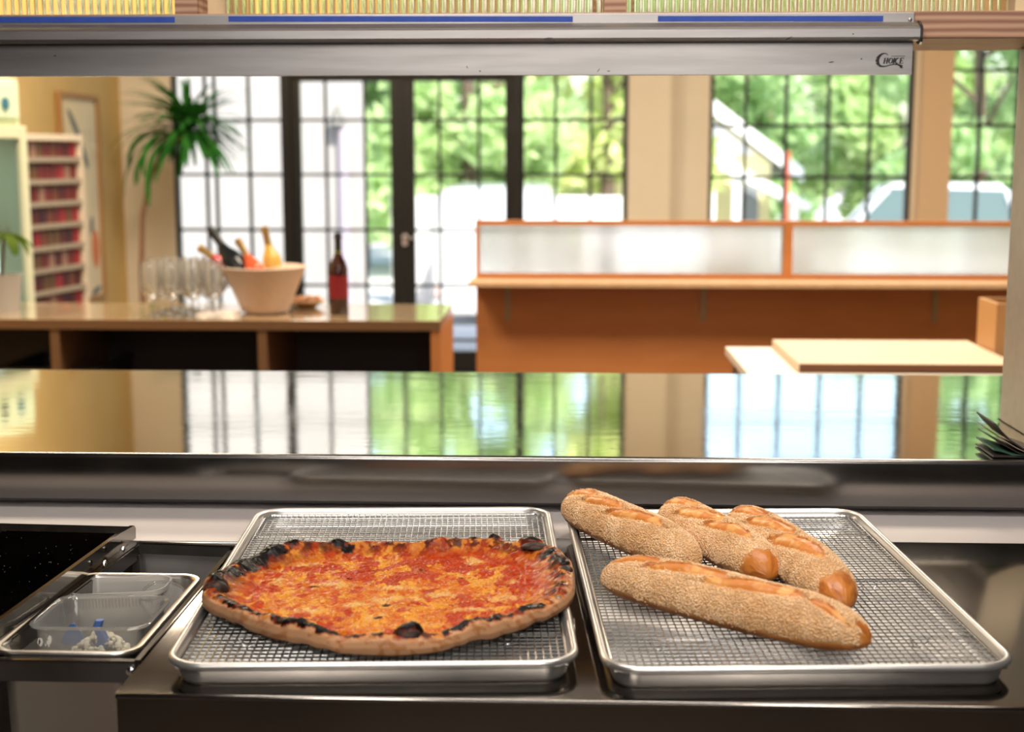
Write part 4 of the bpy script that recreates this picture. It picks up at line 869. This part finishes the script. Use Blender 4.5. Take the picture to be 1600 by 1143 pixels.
# ================================================================ PIZZA
def pizza():
    t = thing('pizza', 'large round cheese pizza with a charred blistered crust on the left tray', 'pizza', (-.2125, 1.622, .9214))
    RX, RY = .2235, .2100; nt_ = 1100; th = np.linspace(0, 2 * np.pi, nt_, endpoint=False)
    ct_, st = np.cos(th), np.sin(th)
    # outline of the disc: points round its rim, (pixel, height of that rim point)
    rim = [(313, 930, .942), (330, 897, .948), (375, 867, .950), (430, 851, .950), (480, 842, .950), (540, 836, .950), (600, 838, .950), (660, 840, .950), (705, 839, .950), (745, 834, .951), (778, 833, .952), (806, 842, .950), (838, 838, .953), (868, 850, .950),
           (885, 875, .946), (897, 905, .943), (897, 930, .938), (880, 951, .932), (850, 971, .929), (800, 991, .927), (740, 1010, .927), (680, 1022, .927), (610, 1028, .927), (540, 1024, .927), (470, 1012, .927), (400, 990, .928), (350, 966, .930), (319, 947, .935)]
    pol = []
    for px, py, z_ in rim:
        q = P(px, py, 'z', z_); dx, dy = q.x + .2125, q.y - 1.622; pol.append((math.atan2(dy, dx) % (2 * math.pi), math.hypot(dx, dy) + (.006 if py < 880 else 0)))
    pol.sort(); pa = np.array([p_[0] for p_ in pol]); pr = np.array([p_[1] for p_ in pol])
    Rt = np.interp(th, np.concatenate([pa - 2 * np.pi, pa, pa + 2 * np.pi]), np.tile(pr, 3)); kk = np.ones(31) / 31; Rt = np.convolve(np.concatenate([Rt[-15:], Rt, Rt[:15]]), kk, 'valid')
    hn = .50 + 1.15 * fbm(ct_ * 4 + 3, st * 4 + 7, 11, 2)                       # crust height along the rim
    wn = .27 + .06 * (fbm(ct_ * 4 + 1, st * 4 + 2, 21, 3) - .5); pk = .925
    rings = []                                                               # (rho, z, region)
    nin = 210
    for k in range(1, nin + 1): rings.append(('in', k / nin))
    for k in range(1, 46): rings.append(('cr', k / 45))
    for k in range(1, 6): rings.append(('bt', k / 5))
    X = np.zeros((len(rings), nt_)); Y = X.copy(); Z = X.copy(); RHO = X.copy(); A = X.copy(); kind = []
    for i, (kd, s) in enumerate(rings):
        r0 = 1 - wn
        if kd == 'in': rho = s * r0; z = .0095 + 0 * th; ang = -1 + 0 * th
        elif kd == 'cr':
            hh = .0150 * hn; ang = s + 0 * th; q_ = min(s / .55, 1.0); w_ = q_ * q_ * (3 - 2 * q_)
            if s <= .55: rho = (1 - wn) + (pk - 1 + wn) * q_; z = .0095 + hh * (w_ * .45 + .55 * q_ ** 3 * 1.0)
            else:
                rho = pk + (1 - pk) * np.interp(s, [.55, .62, .72, .84, .93, 1.0], [0, .45, .85, 1.0, .9, .55]); z = .0045 + (.0050 + hh) * np.interp(s, [.55, .62, .72, .84, .93, 1.0], [1, .97, .80, .45, .15, 0])
        else: rho = (pk + (1 - pk) * .55) * (1 - s * .98); z = .0045 - .0035 * min(1, s * 2.0) + 0 * th; ang = 2 + 0 * th
        RHO[i] = rho; X[i] = rho * Rt * ct_; Y[i] = rho * Rt * st; Z[i] = z; A[i] = ang; kind.append(kd)
    kin = np.array([k == 'in' for k in kind])[:, None] & np.ones_like(X, bool); kbt = np.array([k == 'bt' for k in kind])[:, None] & np.ones_like(X, bool)
    mm = 1000.; x = X * mm; y = Y * mm
    # height detail
    big = fbm(x / 26, y / 26, 31, 3) - .5; med = fbm(x / 8, y / 8, 41, 4) - .5; fin = fbm(x / 2.6, y / 2.6, 51, 3) - .5
    edge = sstep(.55, .73, RHO)
    Z += np.where(kin, .0050 * big + .0042 * med + .0016 * fin + .002 * edge, 0)
    Z += np.where(~kin & ~kbt, (.0030 * med * 1.3 + .0012 * fin) * np.clip((A < .7) * 1.0, 0, 1), 0)
    # spots
    org = Vector(t.location)
    def loc(px, py, z=.944): q = P(px, py, 'z', z); return (q.x - org.x) * mm, (q.y - org.y) * mm
    spots = [(338, 918, 13, 8, 1), (330, 900, 9, 2, .9), (440, 968, 8, 1, .9), (462, 975, 13, 3, 1), (488, 984, 13, 3, 1), (516, 991, 10, 2, 1), (637, 990, 13.5, 9, 1), (735, 981, 12, 3, 1), (706, 990, 8, 1, .9), (752, 976, 8, 1, .9), (779, 969, 7, 1, .9), (790, 962, 5, 0, .8),
             (825, 952, 11, 3, 1), (838, 946, 6, 0, .9), (884, 884, 12, 2, .95), (872, 902, 6, 0, .6), (832, 848, 15, 7, .85), (856, 866, 8, 0, .8), (774, 842, 7, 5, .75), (712, 842, 5, 3, .8), (668, 841, 6, 3, .85), (530, 846, 8, 3, .95), (545, 850, 6, 0, .8),
             (452, 852, 11, 2, 1), (425, 862, 12, 2, 1), (400, 870, 13, 2, 1), (380, 880, 13, 2, .95), (362, 892, 10, 0, .85), (480, 846, 8, 1, .8), (376, 957, 10, 2, .95), (360, 945, 8, 1, .9), (352, 936, 7, 0, .7), (395, 966, 7, 0, .7), (345, 900, 9, 1, .7),
             (560, 994, 6, 0, .7), (590, 996, 6, 0, .7), (535, 989, 7, 0, .9), (424, 964, 7, 1, .8), (350, 893, 9, 0, .8), (505, 843, 7, 0, .8), (895, 900, 6, 0, .6), (800, 840, 7, 2, .8), (868, 874, 7, 0, .7), (600, 840, 6, 1, .6), (640, 840, 5, 1, .6), (690, 841, 6, 1, .7), (740, 842, 6, 2, .7), (415, 858, 9, 1, .9), (470, 978, 9, 1, 1), (650, 990, 9, 3, .9), (720, 986, 10, 1, .9)]
    char = np.zeros_like(x)
    wob = (fbm(x / 6, y / 10, 61, 3) - .5) * 1.1
    for px, py, r_, b_, s_ in spots:
        cx_, cy_ = loc(px, py); big_ = b_ >= 7; d = np.hypot(x - cx_, (y - cy_)) / (r_ * (1.35 if big_ else 1.75)) + wob * (.2 if big_ else .8)
        m_ = s_ * (1 - sstep(.55, 1.15, d)); char = np.maximum(char, m_)
        dd = np.hypot(x - cx_, y - cy_) / (r_ * 1.3)
        Z += np.where(~kbt, (b_ * 1.45 / 1000 * np.sqrt(np.clip(1 - dd ** 2, 0, 1))) if big_ else (b_ * 1.6 / 1000 * np.exp(-np.minimum(dd, 5) ** 4)), 0)
    small = [(660, 888, 4.5), (603, 940, 4), (491, 913, 4.5), (590, 962, 4), (812, 895, 3), (545, 900, 2.5), (720, 900, 3)]
    sp2 = np.zeros_like(x)
    for px, py, r_ in small:
        cx_, cy_ = loc(px, py, .934); sp2 = np.maximum(sp2, 1 - sstep(.5, 1.2, np.hypot((x - cx_) * .7, y - cy_) / r_ + wob * .6))
    pale = np.zeros_like(x)
    for px, py, rx, ry in ((520, 908, 20, 15), (600, 932, 28, 12), (650, 930, 14, 8), (735, 948, 30, 10), (790, 930, 24, 12), (745, 875, 18, 12), (470, 880, 26, 9), (620, 915, 30, 8), (560, 940, 20, 12), (690, 925, 22, 12), (590, 958, 16, 6), (800, 905, 10, 10), (440, 905, 16, 14), (480, 950, 22, 12), (850, 870, 9, 10)):
        cx_, cy_ = loc(px, py, .934); pale = np.maximum(pale, 1 - sstep(.35, 1.3, np.hypot((x - cx_) / rx, (y - cy_) / ry) + wob * 1.0))
    L3 = lambda a, b, m_: a * (1 - m_[..., None]) + np.array(b) * m_[..., None]
    n1 = fbm(x / 17, y / 26, 71, 5); n2 = fbm(x / 22 + 40, y / 28, 81, 5); n3 = fbm(x / 3.2, y / 4.2, 91, 4); n4 = fbm(x / 7, y / 9, 95, 4)
    C = np.ones(x.shape + (3,)) * np.array((.76, .25, .016))
    C = L3(C, (.88, .42, .05), sstep(.42, .58, n1)); 
    C = L3(C, (.90, .60, .26), pale * (.55 + .45 * sstep(.4, .6, n3)) * .9)
    red = sstep(.535, .60, n2 * .62 + n4 * .25 + .10 * sstep(.45, .85, RHO) + .10 * (Y / .2) * (RHO > .3) + .05 * (X / .2) + .06)
    red = np.clip(red * (1 - pale * .85), 0, 1)
    C = L3(C, (.50, .026, .001), red * .85); C = L3(C, (.70, .10, .012), sstep(.53, .60, n4) * .55)
    C = L3(C, (.40, .045, .008), sstep(.60, .70, n3) * .35); C = L3(C, (.93, .70, .40), sstep(.70, .76, fbm(x / 2.2, y / 2.2, 99, 3)) * .7 * (1 - red))
    C = L3(C, (.05, .014, .008), sp2 * .92)
    # crust
    CR = np.ones_like(C) * np.array((.70, .27, .055)); wx = (fbm(x / 9, y / 9, 131, 3) - .5) * 14; wy = (fbm(x / 9 + 7, y / 9, 133, 3) - .5) * 14
    CR = L3(CR, (.80, .36, .07), sstep(.45, .6, fbm((x + wx) / 5, (y + wy) / 7, 103, 4))); CR = L3(CR, (.40, .065, .012), sstep(.45, .60, fbm((x + wx) / 8, (y + wy) / 13, 101, 5)))
    CR = L3(CR, (.09, .016, .008), sstep(.51, .62, fbm((x - wy) / 10 + 8, (y + wx) / 18, 105, 5) + .10 * sstep(0, -.15, X) * sstep(-.05, .1, Y)) * .9 * sstep(.78, .90, RHO))
    cm = sstep(.74, .93, RHO + (fbm(x / 12, y / 12, 141, 3) - .5) * .16); C = C * (1 - cm[..., None]) + CR * cm[..., None]
    side = np.where(kin, 0, sstep(.60, .72, A + (fbm((x + y * .3) / 9, (y + Z * 900) / 9, 111, 4) - .5) * .20))
    dough = np.ones_like(C) * np.array((.72, .42, .24)); dough = L3(dough, (.58, .28, .13), sstep(.5, .68, fbm((x + y * .4) / 9, (y + Z * 1400) / 9, 121, 4)))
    C = C * (1 - side[..., None]) + dough * side[..., None]
    chm = np.clip(char * (1 - sstep(.12, .85, side) * .92), 0, 1); C = L3(C, (.22, .035, .010), sstep(.08, .4, chm)); C = L3(C, (.011, .007, .006), sstep(.35, .75, chm))
    C = np.clip(C, 0, 1) ** 1.2 * .74
    V = np.stack([X, Y, Z], -1).reshape(-1, 3); Cc = C.reshape(-1, 3)
    V = np.vstack([[[0, 0, Z[0].mean()]], V, [[0, 0, .001]]]); Cc = np.vstack([Cc[:1], Cc, Cc[-1:]])
    mb = MB(); mb.v = V.tolist(); K = len(rings); F_ = [(0, 1 + i, 1 + (i + 1) % nt_) for i in range(nt_)]
    for k in range(K - 1):
        a = 1 + k * nt_; b = a + nt_
        F_ += [(a + i, b + i, b + (i + 1) % nt_, a + (i + 1) % nt_) for i in range(nt_)]
    last = len(V) - 1; a = 1 + (K - 1) * nt_; F_ += [(a + i, last, a + (i + 1) % nt_) for i in range(nt_)]
    mb.f = F_
    pm_ = mat('pizza_surface', (.7, .3, .1), .38, attr='tint', bump=(900, .22, .0006), spec=.16, rnoise=(120, .20, .55))
    o = obj('pizza_body', mb, pm_, t, world=False, recalc=False, smooth=True, angle=0); setcol(o, Cc)
    cm_ = mat('burnt_blister', (.022, .013, .010), .5, noise=(160, (.10, .028, .014), .52, .66), bump=(420, .35, .0008), spec=.3)
    for px, py, a_, b2, h_ in ((337, 915, .0150, .0160, .014), (637, 985, .0160, .0150, .013), (836, 850, .0180, .0130, .0065), (884, 886, .0095, .0130, .0060)):
        q = P(px, py, 'z', .9495); mb = MB(); n1_, n2_ = 10, 26; loops = []
        for i in range(n1_):
            f_ = math.pi / 2 * (1 - i / (n1_ - .4)); lp_ = []
            for j in range(n2_):
                t_ = 2 * math.pi * j / n2_; k_ = 1 + .16 * (float(fbm(math.cos(t_) * 1.3 + px, math.sin(t_) * 1.3 + py, 7, 2)) - .5) * 2 * math.sin(f_ + .3)
                lp_.append((q.x - org.x + a_ * k_ * math.sin(f_) * math.cos(t_), q.y - org.y + b2 * k_ * math.sin(f_) * math.sin(t_), (.9495 - org.z - h_ * (.42 if h_ > .012 else .70)) + h_ * math.cos(f_) * (1 + .12 * math.sin(3 * t_ + px) * math.sin(f_))))
            loops.append(lp_)
        obj('char_blister', MB().loft(loops, cap0=True, cap1=True), cm_, t, world=False, smooth=True, angle=0)
pizza()

# ================================================================ SESAME LOAVES
seed_m = mat('sesame_seed', (.80, .55, .32), .5, attr='tint')
crust_m = mat('loaf_crust', (.6, .25, .06), .38, attr='tint', sss=.03, bump=(500, .15, .0006), rnoise=(60, .28, .5))
def loaf(label, a, b, W_, H_, slashes, bare, seed, zoff=0., nseed=12500, taper=3.6, ashift=.024):
    a = Vector(a); b = Vector(b); c = (a + b) / 2; L_ = (b - a).length; ang = math.atan2(b.y - a.y, b.x - a.x)
    t = thing('sesame_loaf', label, 'bread', (c.x, c.y, .9213 + zoff), ang, 'sesame loaves on the right tray')
    nu, nv = 300, 130; u = np.linspace(-1, 1, nu); u = np.sign(u) * (1 - (1 - np.abs(u)) ** 1.35); v = np.linspace(0, 2 * np.pi, nv, endpoint=False)
    U, V_ = np.meshgrid(u, v, indexing='ij')
    prof = np.maximum(1 - np.abs(U) ** taper, 0) ** .5
    wv_ = 1 + .05 * (fbm(U * 3 + seed, 0 * U, seed, 2) - .5)
    ry = W_ / 2 * prof * wv_; rz = H_ * prof * (1 + .07 * (fbm(U * 4 + seed, 0 * U + 3, seed + 5, 2) - .5))
    sx = U * L_ / 2; yy = ry * np.cos(V_); sn = np.sin(V_)
    zz = np.where(sn > 0, H_ * .36 * np.minimum(1, prof * 1.25) + rz * .64 * sn, H_ * .36 * np.minimum(1, prof * 1.25) + H_ * .36 * np.sign(sn) * np.abs(sn) ** .8 * np.minimum(1, prof * 1.25))
    zz = zz + (1 - np.minimum(1, prof * 1.25)) * H_ * .28
    yy = yy + .004 * np.sin(U * 2.3 + seed)
    # arc coordinate over the top, metres from the crest (positive towards local +y)
    arc = (np.pi / 2 - V_); arc = np.where(arc < -np.pi, arc + 2 * np.pi, arc) * W_ * .43
    nzs = fbm(sx * 90 + seed, arc * 90, seed + 9, 4) - .5
    msk = np.zeros_like(sx); rad = np.zeros_like(sx); edge = np.zeros_like(sx)
    for (s0, a0, ln, hw, an) in slashes:
        a0 -= ashift
        cs, sn_ = math.cos(an), math.sin(an); p = (sx - s0) * cs + (arc - a0) * sn_; q = -(sx - s0) * sn_ + (arc - a0) * cs
        q = q - .0035 * (1 - (p / (ln / 2)) ** 2)
        d = np.sqrt((p / (ln / 2)) ** 2 + (q / hw) ** 2) + nzs * .35
        m_ = 1 - sstep(.86, 1.06, d); msk = np.maximum(msk, m_)
        rad += .0030 * (1 - sstep(.0, 1.0, d)) - .0032 * np.exp(-((d - 1.05) / .16) ** 2) * (q < 0) + .0028 * np.exp(-((d - 1.0) / .16) ** 2) * (q > 0) * (np.abs(p) < ln / 2)
        edge = np.maximum(edge, np.exp(-((d - .8) / .22) ** 2) * (q > 0))
    end = np.zeros_like(sx)
    for (sgn, a0, e0) in bare: end = np.maximum(end, sstep(e0, e0 + .05, sgn * U + nzs * .10 - np.abs(arc - a0) * .9 + .02))
    bump_ = (fbm(sx * 160, arc * 160, seed + 20, 4) - .5) * .0016 + rad * np.maximum(sn, 0) ** .3 * prof
    nrm_y, nrm_z = np.cos(V_), sn
    yy = yy + nrm_y * bump_ * 1.0; zz = zz + np.where(sn > -.2, nrm_z * bump_, 0)
    base = np.ones(sx.shape + (3,)) * np.array((.70, .40, .17)); n_ = fbm(sx * 60 + 3, arc * 60, seed + 30, 4)
    L3 = lambda A_, c_, m_: A_ * (1 - m_[..., None]) + np.array(c_) * m_[..., None]
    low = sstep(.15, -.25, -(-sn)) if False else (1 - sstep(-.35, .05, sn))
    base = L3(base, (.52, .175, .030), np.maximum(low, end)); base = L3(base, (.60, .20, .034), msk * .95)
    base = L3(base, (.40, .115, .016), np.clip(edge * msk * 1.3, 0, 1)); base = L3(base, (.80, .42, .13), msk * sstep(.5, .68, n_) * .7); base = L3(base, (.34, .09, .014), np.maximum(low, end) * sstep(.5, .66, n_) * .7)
    Vt = np.stack([sx, yy, zz], -1); C = base
    mb = MB(); mb.v = Vt.reshape(-1, 3).tolist(); F_ = []
    for i in range(nu - 1):
        for j in range(nv): k = (j + 1) % nv; F_.append((i * nv + j, (i + 1) * nv + j, (i + 1) * nv + k, i * nv + k))
    mb.f = F_
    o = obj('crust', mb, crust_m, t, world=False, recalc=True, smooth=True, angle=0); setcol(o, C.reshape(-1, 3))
    # seeds
    rg = np.random.default_rng(seed); 
    Fq = np.array(F_); PV = Vt.reshape(-1, 3); q0, q1, q2, q3 = (PV[Fq[:, k]] for k in range(4))
    nr = np.cross(q2 - q0, q3 - q1); ar = np.linalg.norm(nr, axis=1) / 2; nr = nr / np.maximum(2 * ar, 1e-12)[:, None]
    cen = (q0 + q1 + q2 + q3) / 4; ctr = np.stack([cen[:, 0], 0 * ar, 0 * ar + H_ * .4], 1); sg = np.sign(np.sum((cen - ctr) * nr, 1)); nr *= np.where(sg == 0, 1, sg)[:, None]
    bad = np.maximum(np.maximum(msk, end), np.clip(1 - sstep(-.30, .02, sn + nzs * .5), 0, 1) * 1.0).reshape(-1)[Fq].mean(1)
    ok = np.where(bad < .5, ar, ar * .012 * (bad < .999)); pr_ = ok / ok.sum(); idx = rg.choice(len(ar), nseed, p=pr_)
    w_ = rg.random((nseed, 2)); pp = q0[idx] * ((1 - w_[:, :1]) * (1 - w_[:, 1:])) + q1[idx] * (w_[:, :1] * (1 - w_[:, 1:])) + q2[idx] * (w_[:, :1] * w_[:, 1:]) + q3[idx] * ((1 - w_[:, :1]) * w_[:, 1:])
    n3 = nr[idx] + rg.normal(size=(nseed, 3)) * .28; n3 /= np.linalg.norm(n3, axis=1)[:, None]
    t1 = np.cross(n3, rg.normal(size=(nseed, 3))); t1 /= np.linalg.norm(t1, axis=1)[:, None]; t2 = np.cross(n3, t1)
    sz = rg.uniform(.8, 1.2, (nseed, 1)); la, lb, lc = .0017 * sz, .0011 * sz, .0007 * sz; pp = pp + n3 * (lc * .5)
    SV = np.stack([pp + t1 * la, pp + t2 * lb - t1 * la * .25, pp - t1 * la, pp - t2 * lb - t1 * la * .25, pp + n3 * lc, pp - n3 * lc], 1).reshape(-1, 3)
    bt = np.array([(0, 1, 4), (1, 2, 4), (2, 3, 4), (3, 0, 4), (1, 0, 5), (2, 1, 5), (3, 2, 5), (0, 3, 5)])
    SF = (np.arange(nseed)[:, None, None] * 6 + bt[None]).reshape(-1, 3)
    mb = MB(); mb.v = SV.tolist(); mb.f = SF.tolist(); o = obj('sesame_seeds', mb, seed_m, t, world=False, recalc=False, smooth=True, angle=0); o['kind'] = 'stuff'
    tone = rg.random(nseed); patch = fbm(pp[:, 0] * 55 + seed, pp[:, 1] * 55, seed + 40, 3); tone = np.clip(tone * .55 + (patch - .35) * 1.2, 0, 1)
    sc3 = np.array((.64, .36, .16)) * (1 - tone[:, None]) + np.array((.93, .67, .41)) * tone[:, None]; setcol(o, np.repeat(sc3, 6, 0))
    return t
g_ = lambda px, py: P(px, py, 'z', .945)
loaf('front sesame loaf lying diagonally across the others on the right tray', g_(940, 895), g_(1360, 994), .082, .060,
     [(-.128, .016, .075, .0075, .10), (-.050, .012, .112, .008, .11), (.045, .010, .130, .0085, .10), (.138, .006, .055, .006, -.30)], [(1, -.01, .93)], 4, nseed=15000)
def axis(p, q, L_):
    a = g_(*p); b = g_(*q); d = (b - a).normalized(); return a, a + d * L_
loaf('sesame loaf at the back left, overhanging the tray corner', *axis((888, 785), (1030, 850), .335), .077, .060,
     [(-.112, .012, .090, .0085, .16), (-.035, .010, .095, .0085, .16), (.050, .010, .115, .0085, .16)], [], 5)
loaf('middle sesame loaf of the three at the back of the right tray', *axis((1046, 798), (1200, 893), .315), .076, .059,
     [(-.095, .014, .095, .009, .22), (-.015, .010, .105, .010, .22), (.060, .012, .095, .0085, .22)], [(1, .0, .88), (1, -.05, .80)], 6)
loaf('sesame loaf at the back right with a bare shiny brown tip', *axis((1154, 806), (1325, 940), .39), .077, .058,
     [(-.115, .012, .095, .009, .22), (-.030, .012, .11, .0095, .22), (.060, .010, .12, .012, .22)], [(1, .0, .80)], 7)
